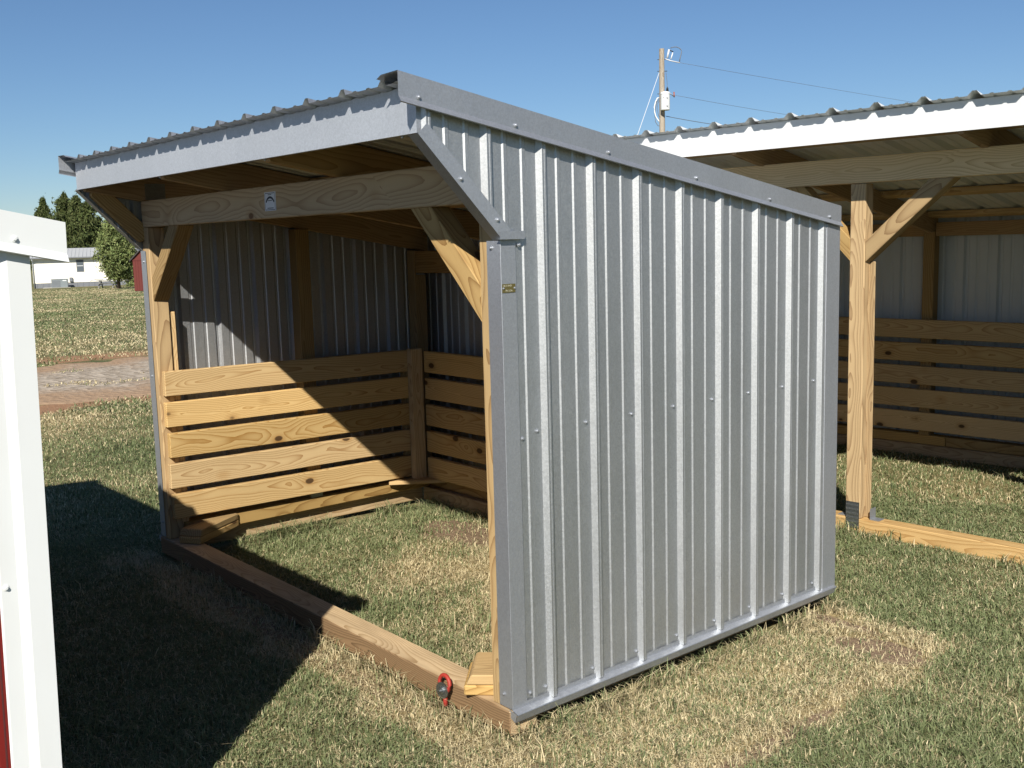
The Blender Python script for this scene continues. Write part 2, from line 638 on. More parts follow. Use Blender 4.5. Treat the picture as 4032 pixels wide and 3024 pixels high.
def fast_mesh(name, V, Fq, mat, attrs=None, colors=None):
    me = bpy.data.meshes.new(name)
    k = Fq.shape[1]
    me.vertices.add(len(V))
    me.vertices.foreach_set('co', np.ascontiguousarray(V, np.float32).ravel())
    me.loops.add(Fq.size)
    me.loops.foreach_set('vertex_index', np.ascontiguousarray(Fq, np.int32).ravel())
    me.polygons.add(len(Fq))
    me.polygons.foreach_set('loop_start', np.arange(0, Fq.size, k, dtype=np.int32))
    me.update(calc_edges=True)
    for an, av in (attrs or {}).items():
        a = me.attributes.new(an, 'FLOAT', 'POINT')
        a.data.foreach_set('value', np.ascontiguousarray(av, np.float32).ravel())
    if colors is not None:
        a = me.color_attributes.new('tint', 'FLOAT_COLOR', 'POINT')
        a.data.foreach_set('color', np.ascontiguousarray(np.c_[colors, np.ones(len(colors))], np.float32).ravel())
    me.materials.append(mat)
    me.validate()
    return me


t = NT('lawn_ground')
p = t.pos()
dr = t.attr('dry').outputs['Fac']
di = t.attr('dirt').outputs['Fac']
n1 = t.noise(t.vmath('MULTIPLY', p, (1, 1, 0)), 28.0, 6.0, 0.7)
n2 = t.noise(t.vmath('MULTIPLY', p, (1, 1, 0)), 2.3, 5.0, 0.6)
n3 = t.noise(t.vmath('MULTIPLY', p, (1, 1, 0)), 7.0, 6.0, 0.75)
green = t.mix(n1, (0.055, 0.066, 0.028), (0.14, 0.155, 0.066))
straw = t.mix(n1, (0.21, 0.165, 0.075), (0.42, 0.335, 0.18))
f = t.step(t.math('ADD', t.math('MULTIPLY', dr, 0.75), t.math('ADD', t.math('MULTIPLY', n3, 0.5), t.math('MULTIPLY', n1, 0.25))), 0.42, 0.98)
n5 = t.noise(t.vmath('MULTIPLY', p, (1, 1, 0)), 0.33, 8.0, 0.72)
sx0 = t.n('ShaderNodeSeparateXYZ')
t.l(p, sx0.inputs[0])
fm = t.step(sx0.outputs[0], -8.0, -14.0)
ffar = t.step(t.math('ADD', n5, t.math('MULTIPLY', t.math('SUBTRACT', n1, 0.5), 0.22)), 0.43, 0.70)
fm2 = t.n('ShaderNodeMix')
t.l(fm, fm2.inputs[0])
t.l(f, fm2.inputs[2])
t.l(ffar, fm2.inputs[3])
f = fm2.outputs[0]
c = t.mix(f, green, straw)
soil = t.mix(n1, (0.13, 0.090, 0.060), (0.30, 0.215, 0.145))
red = t.mix(n3, (0.27, 0.145, 0.08), (0.36, 0.22, 0.13))
sx = t.n('ShaderNodeSeparateXYZ')
t.l(p, sx.inputs[0])
soil = t.mix(t.step(sx.outputs[0], -6.0, -9.0), soil, red)
c = t.mix(t.step(t.math('ADD', di, t.math('MULTIPLY', t.math('SUBTRACT', n3, 0.5), 0.7)), 0.35, 0.6), c, soil)
t.bump(t.math('ADD', n1, n3), 0.6, 0.03)
LAWN = t.set(c, 0.95, 0.0, 0.1)

gme = fast_mesh('ground', np.stack([GX, GY, GZ], -1).reshape(-1, 3), quads, LAWN,
                {'dry': dryness(GX, GY), 'dirt': dirtness(GX, GY)})
ground = bpy.data.objects.new('ground', gme)
col.objects.link(ground)
ground['kind'] = 'structure'
ground['label'] = 'mown lawn of green and straw coloured grass'

# gravel lane across the left background, with uneven edges
t = NT('gravel')
p = t.pos()
v = t.n('ShaderNodeTexVoronoi')
t.l(p, v.inputs['Vector'])
v.inputs['Scale'].default_value = 11.0
s_ = t.n('ShaderNodeSeparateColor')
t.l(v.outputs['Color'], s_.inputs[0])
n1 = t.noise(t.vmath('MULTIPLY', p, (1, 1, 0)), 0.9, 6.0, 0.7)
n2 = t.noise(t.vmath('MULTIPLY', p, (1, 1, 0)), 9.0, 5.0, 0.7)
st = t.mix(s_.outputs[0], (0.25, 0.205, 0.155), (0.54, 0.465, 0.375))
du = t.mix(n2, (0.31, 0.20, 0.12), (0.45, 0.31, 0.20))
e = t.attr('edge').outputs['Fac']
c = t.mix(t.step(t.math('ADD', e, t.math('MULTIPLY', t.math('SUBTRACT', n1, 0.5), 1.1)), 0.35, 0.75), st, du)
c = t.mix(t.math('MULTIPLY', n2, 0.4), c, (0.20, 0.16, 0.12))
t.bump(t.math('ADD', v.outputs['Distance'], n2), 0.8, 0.03)
GRAVEL = t.set(c, 0.95, 0.0, 0.1)
ry = np.concatenate([np.arange(-60, -4, 1.0), np.arange(-4, 24, 0.12), np.arange(24, 120, 1.0)])
rs = np.linspace(0, 1, 29)
e0 = -10.4 - 0.02 * ry + 0.9 * (vnoise(ry, ry * 0, 0.9) - 0.5) + 0.5 * (vnoise(ry, ry * 0 + 5, 3.5) - 0.5)
e1 = -15.9 - 0.02 * ry + 1.6 * (vnoise(ry, ry * 0 + 9, 0.7) - 0.5) + 0.8 * (vnoise(ry, ry * 0 + 13, 3.0) - 0.5)
RX = e0[:, None] * (1 - rs) + e1[:, None] * rs
RY = np.repeat(ry[:, None], len(rs), 1)
RZ = H(RX, RY) + 0.010
RZ[:, 0] -= 0.05
RZ[:, -1] -= 0.05
a_ = np.arange(RX.size).reshape(RX.shape)
rq = np.stack([a_[:-1, :-1], a_[1:, :-1], a_[1:, 1:], a_[:-1, 1:]], -1).reshape(-1, 4)
edge_at = np.repeat((np.abs(rs - 0.52) * 2.0)[None, :], len(ry), 0)
rme = fast_mesh('gravel_lane', np.stack([RX, RY, RZ], -1).reshape(-1, 3), rq, GRAVEL, {'edge': edge_at})
road = bpy.data.objects.new('gravel_lane', rme)
col.objects.link(road)
road['kind'] = 'structure'
road['label'] = 'grey gravel lane with red dirt shoulders beyond the lawn'

# far hills that close the horizon
t = NT('far_hills')
n = t.noise(t.pos(), 0.03, 5.0)
HILL = t.set(t.mix(n, (0.06, 0.085, 0.055), (0.13, 0.145, 0.10)), 1.0, 0.0, 0.0)
hv, hf = [], []
NS = 160
for i in range(NS + 1):
    a = 2 * math.pi * i / NS
    hh = 26 + 14 * math.sin(a * 5 + 1) + 9 * math.sin(a * 13) + 5 * math.sin(a * 29)
    for rr, zz in ((760, -20.0), (900, hh), (1350, hh - 4)):
        hv.append((rr * math.cos(a), rr * math.sin(a), zz - 8))
for i in range(NS):
    for j in range(2):
        hf.append((i * 3 + j, i * 3 + 3 + j, i * 3 + 4 + j, i * 3 + 1 + j))
hills = mesh_obj('hills', hv, hf, HILL, smooth=True)
hills['kind'] = 'structure'
hills['label'] = 'low wooded hills on the horizon'

# ------------------------------------------------------------------ the galvanised shelter (origin: its near front corner at ground level)
W, D = 3.046, 1.868
SL = 0.168
zr = lambda y: 2.163 - SL * (y + 0.36)
SH = thing('livestock_shelter', 'open-front galvanised steel livestock shelter with wooden slat lining, nearest and largest', 'shelter')

# skids and bottom plates
beam('skid', SH, (-3.045, 0.050, 0.067), (-0.004, 0.050, 0.067), 0.122, 0.09, SKID, label='front skid beam, brown and weathered')
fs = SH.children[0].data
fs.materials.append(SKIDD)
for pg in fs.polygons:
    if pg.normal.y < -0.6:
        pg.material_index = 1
for x in (-3.018, -0.085):
    beam('skid', SH, (x, 0.112, 0.067), (x, D - 0.12, 0.067), 0.045, 0.09, SKID)
beam('skid', SH, (-2.98, D - 0.070, 0.066), (-0.065, D - 0.070, 0.066), 0.118, 0.09, SKID)
for x in (-2.992, -0.062):
    beam('bottom_plate', SH, (x, 0.092, 0.151), (x, D - 0.095, 0.151), 0.100, 0.077, POST, bev=0.008)
beam('bottom_plate', SH, (-3.035, D - 0.06, 0.151), (-0.015, D - 0.06, 0.151), 0.068, 0.077, POST, bev=0.008)
# diagonal corner blocks, two layers each
for k, (A, B, w_) in enumerate((((-0.290, 0.030), (-0.06, 0.265), 0.215), ((-2.775, 0.045), (-2.985, 0.370), 0.135))):
    for j in range(2):
        zc = 0.1125 + 0.019 + 0.0385 * j
        sh_ = 0.012 if j == 1 else 0.0
        A2 = (A[0] + sh_ * (1 if k == 0 else -1), A[1] + sh_)
        beam('corner_block', SH, (*A2, zc), (*B, zc), w_, 0.0375, POST, ca=(0.5 if j else 0.0), bev=0.005)
for k, (A, B) in enumerate((((-2.76, D - 0.09), (-2.97, D - 0.40)), ((-0.30, D - 0.09), (-0.09, D - 0.36)))):
    beam('corner_block', SH, (*A, 0.1895), (*B, 0.1895), 0.14, 0.024, POST)

# posts
for x0, x1 in ((-0.108, -0.020), (-3.028, -2.940)):
    xm = (x0 + x1) / 2
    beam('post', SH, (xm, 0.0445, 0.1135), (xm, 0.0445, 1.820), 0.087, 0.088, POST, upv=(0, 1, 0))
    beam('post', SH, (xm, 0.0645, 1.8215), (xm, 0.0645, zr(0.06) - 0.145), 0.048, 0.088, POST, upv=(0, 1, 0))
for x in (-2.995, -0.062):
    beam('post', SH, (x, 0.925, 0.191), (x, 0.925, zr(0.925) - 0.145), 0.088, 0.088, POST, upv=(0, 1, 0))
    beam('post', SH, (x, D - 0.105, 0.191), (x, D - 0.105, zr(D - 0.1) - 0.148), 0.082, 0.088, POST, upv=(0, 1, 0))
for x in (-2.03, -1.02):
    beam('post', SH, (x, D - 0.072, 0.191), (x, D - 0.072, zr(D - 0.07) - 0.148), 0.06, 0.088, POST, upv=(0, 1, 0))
beam('cleat', SH, (-2.972, 0.1085, 0.191), (-2.972, 0.1085, 1.366), 0.034, 0.036, PALE, upv=(1, 0, 0))
beam('cleat', SH, (-0.088, 0.1085, 0.191), (-0.088, 0.1085, 1.366), 0.034, 0.036, PALE, upv=(1, 0, 0))

# slat boards
for i in range(5):
    z0 = 1.050 - 0.1705 * i - 0.07
    ex = random.uniform(-0.008, 0.008)
    beam('slat_board', SH, (-2.920, 0.022 + ex, z0), (-2.920, 1.628, z0 - 0.018), 0.036, 0.136, PINE,
         label='sunlit top slat board' if i == 0 else None)
    zb = 1.022 - 0.1715 * i - 0.07
    beam('slat_board', SH, (-2.848, 1.708, zb), (-0.125, 1.708, zb), 0.036, 0.135, PINE)
    beam('slat_board', SH, (-0.135, 0.150, z0), (-0.135, 1.685, z0), 0.036, 0.139, PINE)
beam('corner_cleat', SH, (-2.876, 1.640, 0.185), (-2.876, 1.640, 1.040), 0.048, 0.088, PALE, upv=(0, 1, 0))
beam('cleat', SH, (-2.960, 1.62, 0.191), (-2.960, 1.62, 1.02), 0.036, 0.06, PALE, upv=(0, 1, 0))

# header, braces
beam('header_beam', SH, (-3.006, 0.017, 1.891), (-0.044, 0.017, 1.889), 0.0375, 0.1375, PALE, label='front header beam of pale pine')
brace(SH, (-0.109, 0.0475, 1.490), (-0.440, 0.0475, 1.821), 0.087, POST)
brace(SH, (-2.939, 0.0475, 1.490), (-2.608, 0.0475, 1.821), 0.087, POST)

# rafters and purlins
yf, yb = -0.290, D - 0.012
for x in (-3.008, -1.982, -0.985, -0.040):
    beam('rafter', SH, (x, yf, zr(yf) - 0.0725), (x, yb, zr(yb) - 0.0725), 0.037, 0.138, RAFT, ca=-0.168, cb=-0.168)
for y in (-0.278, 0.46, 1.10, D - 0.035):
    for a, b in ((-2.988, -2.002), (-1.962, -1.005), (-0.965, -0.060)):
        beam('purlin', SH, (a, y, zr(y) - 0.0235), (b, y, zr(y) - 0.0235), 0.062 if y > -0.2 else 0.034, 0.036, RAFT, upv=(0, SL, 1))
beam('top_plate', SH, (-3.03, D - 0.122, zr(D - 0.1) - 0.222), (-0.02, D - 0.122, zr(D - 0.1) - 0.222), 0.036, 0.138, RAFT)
for x in (-3.012, -0.034):
    d0, d1 = Vector((x, -0.285, 2.000)), Vector((x, -0.012, 1.722))
    nrm = Vector((0, 0.713, 0.701))
    beam('overhang_brace', SH, d0 + nrm * 0.050, d1 + nrm * 0.050, 0.036, 0.088, POST, upv=(0, 0.713, 0.701), ca=-0.6, cb=0.6)
box('nail_plate', SH, (-2.9885, 0.02, zr(0.06) - 0.125), (-2.9865, 0.13, zr(0.06) - 0.04), DARKGALV)
box('nail_plate', SH, (-2.951, D - 0.14, 1.50), (-2.949, D - 0.07, 1.60), DARKGALV)
box('joist_plate', SH, (-2.942, 0.885, 0.1905), (-2.936, 0.965, 0.255), DARKGALV)

# steel cladding
RP = 0.180
diag = lambda y: 1.703 + (-y) * (2.012 - 1.703) / 0.31
sidelo = lambda y: 0.118 if y >= 0 else diag(y)
sidehi = lambda y: zr(y) - 0.012
for xx, s in ((0.0, 1), (-W, -1)):
    cladding('wall_panel', SH, GALV, (xx, 0, 0), (0, 1, 0), (s, 0, 0), (0, 0, 1), -0.308, D, RP, sidelo, sidehi, extra=(-0.0006, 0.0))
cladding('wall_panel', SH, GALV, (0, D, 0), (1, 0, 0), (0, 1, 0), (0, 0, 1), -W, 0.0, -0.10, lambda u: 0.118, lambda u: zr(D) - 0.014)
# roof sheets
vs = Vector((0, 1, -SL))
cladding('roof_panel', SH, GALV, (0, 0, zr(0)), (1, 0, 0), (0, 0.166, 0.986), vs, -3.062, 0.012, -0.324, lambda u: -0.362, lambda u: 1.905)

# trim
for xx, s in ((0.0, 1), (-W, -1)):
    pr = [(-0.085 * s, 0, 0.012), (-0.060 * s, 0, 0.022), (0.027 * s, 0, 0.024), (0.027 * s, 0, -0.046), (0.039 * s, 0, -0.064), (0.034 * s, 0, -0.066)]
    strip('rake_trim', SH, [(xx + a, b, c) for a, b, c in pr], (0, -0.386, zr(-0.386)), (0, 1.889, zr(1.889)), GALVT)
    # corner trim, front
    yo = -0.0035
    pr = [(xx - 0.064 * s, yo, 0), (xx + 0.0045 * s, yo, 0), (xx + 0.0055 * s, yo + 0.001, 0), (xx + 0.0055 * s, 0.060, 0), (xx + 0.0012 * s, 0.0635, 0)]
    strip('corner_trim', SH, pr, (0, 0, 0.120), (0, 0, 1.698), GALVT)
    pr = [(xx - 0.06 * s, D + 0.0235, 0), (xx + 0.0205 * s, D + 0.0235, 0), (xx + 0.0205 * s, D - 0.030, 0), (xx + 0.0205 * s, D - 0.074, 0), (xx + 0.005 * s, D - 0.082, 0)]
    strip('corner_trim', SH, pr, (0, 0, 0.105), (0, 0, zr(D) - 0.055), GALVT)
    # base drip trim
    pr = [(xx + 0.0048 * s, 0, 0.135), (xx + 0.0060 * s, 0, 0.119), (xx + 0.0305 * s, 0, 0.113), (xx + 0.0320 * s, 0, 0.110), (xx + 0.019 * s, 0, 0.080), (xx + 0.012 * s, 0, 0.079)]
    strip('base_trim', SH, pr, (0, -0.006, 0), (0, D + 0.02, 0), GALVT)
    mesh_obj('base_trim_end', [(xx + 0.0300 * s, -0.0065, 0.112), (xx + 0.019 * s, -0.0065, 0.080), (xx - 0.012 * s, -0.0065, 0.094), (xx - 0.008 * s, -0.0065, 0.119)],
             [(0, 1, 2, 3)], GALVT, SH)
    # diagonal trim under the overhang wing
    A, B = Vector((0, -0.318, 2.016)), Vector((0, -0.006, 1.700))
    pr = [(xx - 0.030 * s, 0.000, 0.000), (xx + 0.0215 * s, 0, 0), (xx + 0.0215 * s, 0.034, 0.033)]
    strip('overhang_trim', SH, pr, A, B, GALVT)
    pr = [(xx + 0.0, 0, 0.0), (xx + 0.0235 * s, 0, 0.0), (xx + 0.0235 * s, 0, 0.026)]
    strip('ledge_trim', SH, pr, (0, -0.018, 1.701), (0, 0.086, 1.701), GALVT)
# fascia
FX0, FX1 = -W - 0.006, 0.006
pr = [(0, 0.050, 2.026), (0, 0.012, 2.020), (0, 0, 2.020), (0, 0, 2.158), (0, 0.03, 2.160)]
strip('fascia_trim', SH, pr, (FX0, -0.3115, 0), (FX1, -0.3115, 0), GALVT_LIT)
for xx, s in ((FX1, 1), (FX0, -1)):
    mesh_obj('fascia_return', [(xx, -0.3115, 2.020), (xx, -0.278, 2.024), (xx, -0.278, 2.115), (xx, -0.3115, 2.125)], [(0, 1, 2, 3)], GALVT, SH)
pr = [(0, 0.020, 0), (0, 0.020, -0.06)]
strip('eave_trim', SH, [(0, 0.0, 0.004), (0, 0.008, 0.004), (0, 0.008, -0.07)], (-W - 0.01, D + 0.026, zr(D) - 0.004), (0.01, D + 0.026, zr(D) - 0.004), GALVT)

# screws
for k in range(7):
    y = 0.150 + 0.2286 * k
    screw(SH, (0.001, y, 0.158), (1, 0, 0))
    screw(SH, (0.001, y - 0.012, 1.062 - 0.0 * k), (1, 0, 0))
screw(SH, (0.006, 0.074, 0.160), (1, 0, 0))
screw(SH, (0.001, 0.072, 1.045), (1, 0, 0))
for y in (1.735,):
    screw(SH, (0.006, y, 0.158), (1, 0, 0))
    screw(SH, (0.001, y, 1.064), (1, 0, 0))
for y in (-0.315, 0.055, 0.47, 0.93, 1.38, 1.80):
    screw(SH, (0.0275, y, zr(y) - 0.036), (1, 0, 0))
screw(SH, (0.022, -0.165, diag(-0.165) + 0.02), (1, 0, 0))
screw(SH, (0.022, -0.025, diag(-0.025) + 0.035), (1, 0, 0))
screw(SH, (0.008, 0.072, 1.683), (1, 0, 0))
screw(SH, (-0.040, -0.0036, 1.675), (0, -1, 0))
screw(SH, (-0.040, -0.0036, 0.165), (0, -1, 0))
for z in (1.64, 1.02, 0.2):
    screw(SH, (-3.015, -0.0036, z), (0, -1, 0))
for x in (-2.0, -1.0, -0.1):
    screw(SH, (x, -0.29, 2.021), (0, 0, -1))

# label on the header: white card with printed border, arched banner and lines of print
LB = box('label_card', SH, (-1.584, -0.0035, 1.853), (-1.484, -0.0022, 1.932), LABELW)
LB['label'] = 'small white printed card on the header'
lc = LB.location


def onlabel(name, x0, x1, z0, z1, mat=INK, y=-0.00385):
    V = [(x0, y, z0), (x1, y, z0), (x1, y, z1), (x0, y, z1)]
    return mesh_obj(name, [Vector(v) - lc for v in V], [(0, 1, 2, 3)], mat, LB)


for q in ((-1.579, -1.489, 1.856, 1.8585), (-1.579, -1.489, 1.9255, 1.928), (-1.579, -1.577, 1.8585, 1.9255), (-1.491, -1.489, 1.8585, 1.9255)):
    onlabel('border_line', *q)
V = []
for i in range(13):
    a = R(150 - 10 * i)
    for r_ in (0.050, 0.040):
        V.append(Vector((-1.534 + r_ * 0.92 * math.cos(a), -0.0038, 1.868 + r_ * 0.92 * math.sin(a))) - lc)
mesh_obj('arched_banner', V, [(2 * i, 2 * i + 1, 2 * i + 3, 2 * i + 2) for i in range(12)], INK, LB)
for x0, x1, z0, z1 in ((-1.552, -1.520, 1.919, 1.9225), (-1.554, -1.515, 1.894, 1.898), (-1.560, -1.505, 1.862, 1.866)):
    onlabel('print_line', x0, x1, z0, z1, SKIRT)

# brass tag with stamped letters on the corner trim
TG = box('serial_tag', SH, (0.0058, 0.000, 1.531), (0.0075, 0.054, 1.559), BRASS)
TG['label'] = 'small dark brass tag with stamped letters'
for txt, y0, z0 in (('06.5 AHD', 0.003, 1.5505), ('PK LOA', 0.012, 1.5345)):
    cu = bpy.data.curves.new('stamp', 'FONT')
    cu.body = txt
    cu.size = 0.0085
    tmp = bpy.data.objects.new('stamp', cu)
    col.objects.link(tmp)
    dg = bpy.context.evaluated_depsgraph_get()
    me = bpy.data.meshes.new_from_object(tmp.evaluated_get(dg))
    bpy.data.objects.remove(tmp)
    me.materials.clear()
    me.materials.append(STAMP)
    Mx = Matrix(((0, 0, 1, 0.0079), (1, 0, 0, y0), (0, 1, 0, z0), (0, 0, 0, 1)))
    link_copy('stamped_text', me, TG, Matrix.Translation(-TG.location) @ Mx)
screw(SH, (0.0076, 0.004, 1.545), (1, 0, 0)).scale = (0.5,) * 3
screw(SH, (0.0076, 0.050, 1.545), (1, 0, 0)).scale = (0.5,) * 3

# tow shackle bolted to the skid
cx, cy, cz = -0.338, -0.034, 0.095
pts = []
for i in range(15):
    a = R(-60 + 300 * i / 14)
    pts.append((cx + 0.030 * math.cos(a) * 1.0, cy - 0.004 + 0.004 * math.sin(a), cz + 0.022 + 0.030 * math.sin(a)))
SK = tube('tow_shackle', SH, pts, 0.0078, ORED, 8)
SK['label'] = 'red tow ring bolted to the front skid'
wv, wf = lathe([(0.001, -0.002), (0.030, -0.002), (0.030, 0.002), (0.0135, 0.0022), (0.0125, 0.008), (0.006, 0.009), (0.005, 0.017)], 18)
q = Vector((0.12, -1, 0.05)).to_track_quat('Z', 'Y').to_matrix().to_4x4()
mesh_obj('washer_bolt', wv, wf, DARKGALV, SH, Matrix.Translation((cx, cy - 0.016, cz)) @ q)
tube('shackle_pin', SH, [(cx + 0.006, cy - 0.008, cz - 0.020), (cx + 0.010, cy - 0.010, cz - 0.058)], 0.0085, ORED, 8)
mesh_obj('paint_smear', [(-0.333, -0.0035, 0.178), (-0.322, 0.012, 0.1905), (-0.300, -0.004, 0.1907), (-0.292, -0.022, 0.189), (-0.300, -0.030, 0.176)],
         [(0, 1, 2, 3, 4)], ORED, SH) if False else None

# ------------------------------------------------------------------ the white shelter behind it
WS = thing('livestock_shelter', 'white-roofed open shelter with timber post and knee braces, right, behind the galvanised one', 'shelter', (-0.655, 3.042, 0), 0.067)
SL2 = 0.186
z2 = lambda b: 2.311 - SL2 * (b + 0.36)
A0, A1, D2 = -1.77, 1.93, 2.36
beam('skid', WS, (A0 + 0.02, 0.050, 0.042), (A1 - 0.02, 0.050, 0.042), 0.10, 0.088, SILLO, label='orange-brown front skid beam')
for a in (A0 + 0.07, A1 - 0.07):
    beam('skid', WS, (a, 0.10, 0.042), (a, D2 - 0.1, 0.042), 0.09, 0.088, SILLO)
beam('skid', WS, (A0 + 0.02, D2 - 0.06, 0.042), (A1 - 0.02, D2 - 0.06, 0.042), 0.09, 0.088, SKID)
beam('bottom_plate', WS, (A0 + 0.02, D2 - 0.055, 0.125), (-0.42, D2 - 0.055, 0.125), 0.08, 0.072, POST)
beam('bottom_plate', WS, (-0.415, D2 - 0.055, 0.125), (A1 - 0.02, D2 - 0.055, 0.125), 0.08, 0.072, POST)
for a in (0.045, A0 + 0.06, A1 - 0.06):
    beam('post', WS, (a, 0.045, 0.0875), (a, 0.045, 1.958), 0.088, 0.088, POST, upv=(0, 1, 0))
beam('splice_post', WS, (0.0955, 0.068, 0.0875), (0.0955, 0.068, 1.535), 0.050, 0.011, POST, upv=(0, 1, 0))
beam('header_beam', WS, (A0 + 0.01, 0.018, 2.031), (A1 - 0.01, 0.018, 2.031), 0.037, 0.139, PALE_LIT, label='pale pine header beam')
beam('header_beam', WS, (A0 + 0.01, 0.0665, 2.031), (A1 - 0.01, 0.0665, 2.031), 0.037, 0.137, PALE)
brace(WS, (0.090, 0.047, 1.590), (0.505, 0.047, 1.9605), 0.086, POST)
brace(WS, (0.0, 0.047, 1.600), (-0.350, 0.047, 1.9605), 0.086, POST)
brace(WS, (A1 - 0.105, 0.047, 1.600), (A1 - 0.46, 0.047, 1.9605), 0.086, POST)
for a in (A0 + 0.03, -0.565, 0.720, A1 - 0.03):
    beam('rafter', WS, (a, -0.290, z2(-0.290) - 0.080), (a, D2 - 0.03, z2(D2 - 0.03) - 0.080), 0.037, 0.138, RAFT, ca=-SL2, cb=-SL2)
for b in (-0.27, 0.055, 0.78, 1.48, 2.20):
    beam('purlin', WS, (A0 + 0.02, b, z2(b) - 0.0245), (A1 - 0.02, b, z2(b) - 0.0245), 0.085 if b > -0.2 else 0.04, 0.037, PALE, upv=(0, SL2, 1))
for a0_, a1_ in ((A0 + 0.05, -0.62), (-0.53, A1 - 0.05)):
    beam('top_plate', WS, (a0_, D2 - 0.09, 1.705), (a1_, D2 - 0.09, 1.705), 0.037, 0.100, RAFT)
for a in (A0 + 0.08, -0.575, 0.715, A1 - 0.08):
    beam('post', WS, (a, D2 - 0.075, 0.162), (a, D2 - 0.075, 1.69), 0.085, 0.085, POST, upv=(0, 1, 0))
for i in range(5):
    zc = 1.040 - 0.1745 * i - 0.07
    w_ = 0.010 * (random.random() - 0.5)
    beam('slat_board', WS, (A0 + 0.05, D2 - 0.138, zc), (A1 - 0.05, D2 - 0.138, zc + w_), 0.036, 0.139, PINE)
    beam('slat_board', WS, (A0 + 0.13, 0.12, zc), (A0 + 0.13, D2 - 0.17, zc), 0.036, 0.139, PINE)
cladding('wall_panel', WS, WHITEIN, (0, D2, 0), (1, 0, 0), (0, 1, 0), (0, 0, 1), A0, A1, -0.1, lambda u: 0.09, lambda u: z2(D2) - 0.003, pitch=0.243)
for a, s in ((A0, -1), (A1, 1)):
    cladding('wall_panel', WS, WHITEIN, (a, 0, 0), (0, 1, 0), (s, 0, 0), (0, 0, 1), 0.0, D2, 0.1, lambda u: 0.09, lambda u: z2(u) - 0.015, pitch=0.243)
    prr = [(a - 0.10 * s, 0, 0.026), (a + 0.028 * s, 0, 0.026), (a + 0.028 * s, 0, -0.046), (a + 0.040 * s, 0, -0.064)]
    strip('rake_trim', WS, prr, (0, -0.386, z2(-0.386)), (0, D2 + 0.04, z2(D2 + 0.04)), WHITE)
    strip('corner_trim', WS, [(a - 0.06 * s, -0.003, 0), (a + 0.004 * s, -0.003, 0), (a + 0.004 * s, 0.07, 0)], (0, 0, 0.10), (0, 0, 2.10), WHITE)
cladding('roof_panel', WS, WHITE, (0, 0, z2(0)), (1, 0, 0), (0, 0.183, 0.983), Vector((0, 1, -SL2)), A0 - 0.02, A1 + 0.02, -0.651, lambda u: -0.362,
         lambda u: D2 + 0.05, pitch=0.243, major=(0.032, 0.010, 0.024))
strip('fascia_trim', WS, [(0, 0.045, 2.166), (0, 0, 2.160), (0, 0, 2.300), (0, 0.03, 2.303)], (A0 - 0.006, -0.311, 0), (A1 + 0.006, -0.311, 0), WHITE)
# nail plate strap and angle brackets at the post foot
PL = box('nail_plate', WS, (0.005, -0.0030, 0.030), (0.086, -0.0005, 0.182), DARKGALV)
PL['label'] = 'toothed steel strap plate at the foot of the post'
tv, tf = [], []
for j in range(6):
    for i in range(8):
        x0 = -0.038 + 0.0095 * i
        z0 = -0.066 + 0.024 * j
        n_ = len(tv)
        tv += [(x0, -0.0016, z0), (x0 + 0.0055, -0.0016, z0), (x0 + 0.0045, -0.0075, z0 + 0.011), (x0 + 0.001, -0.0075, z0 + 0.011)]
        tf.append((n_, n_ + 1, n_ + 2, n_ + 3))
th_ = mesh_obj('plate_teeth', tv, tf, GALVT, PL)
th_['kind'] = 'stuff'
for s, a in ((1, 0.140), (-1, -0.001)):
    P_ = [(a, 0.02, 0.0875), (a + 0.055 * s, 0.02, 0.0875), (a + 0.055 * s, 0.02, 0.0905), (a + 0.003 * s, 0.02, 0.0905), (a + 0.003 * s, 0.02, 0.150), (a, 0.02, 0.150)]
    prism('angle_bracket', WS, P_, (0, 0.062, 0), GALVT)

# ------------------------------------------------------------------ the red and white shelter at the left edge
RS = thing('livestock_shelter', 'red steel shelter with white trim, cut off by the left picture edge', 'shelter', (0.0, -1.468, 0))
RS.rotation_euler = (-0.0225, 0, 0)       # it stands a little out of plumb
SL3 = 0.190
RW, RD = 3.80, 1.88
z3 = lambda y: 1.742 - SL3 * (y - 0.085)
for xx, s in ((0.0, 1), (-RW, -1)):
    cladding('wall_panel', RS, REDP, (xx, 0, 0), (0, 1, 0), (s, 0, 0), (0, 0, 1), -RD, 0.0, -0.20, lambda u: 0.11, lambda u: z3(u) - 0.012)
    prr = [(xx - 0.10 * s, 0, 0.026), (xx + 0.030 * s, 0, 0.026), (xx + 0.030 * s, 0, -0.047), (xx + 0.043 * s, 0, -0.067), (xx + 0.038 * s, 0, -0.069)]
    strip('rake_trim', RS, prr, (0, -RD - 0.36, z3(-RD - 0.36)), (0, 0.085, z3(0.085)), WHITE)
    prr = [(xx - 0.06 * s, 0.004, 0), (xx + 0.020 * s, 0.004, 0), (xx + 0.020 * s, -0.046, 0), (xx + 0.006 * s, -0.066, 0), (xx + 0.0055 * s, -0.102, 0), (xx + 0.001 * s, -0.106, 0)]
    strip('corner_trim', RS, prr, (0, 0, 0.10), (0, 0, z3(0) - 0.052), WHITE)
    strip('base_trim', RS, [(xx + 0.004 * s, 0, 0.125), (xx + 0.006 * s, 0, 0.112), (xx + 0.030 * s, 0, 0.106), (xx + 0.018 * s, 0, 0.078)], (0, -RD, 0), (0, 0, 0), WHITE)
    beam('post', RS, (xx - 0.07 * s, -RD + 0.05, 0.11), (xx - 0.07 * s, -RD + 0.05, z3(-RD) - 0.15), 0.088, 0.088, POST, upv=(0, 1, 0))
    beam('skid', RS, (xx - 0.06 * s, -RD + 0.01, 0.065), (xx - 0.06 * s, -0.01, 0.065), 0.1, 0.09, SKID)
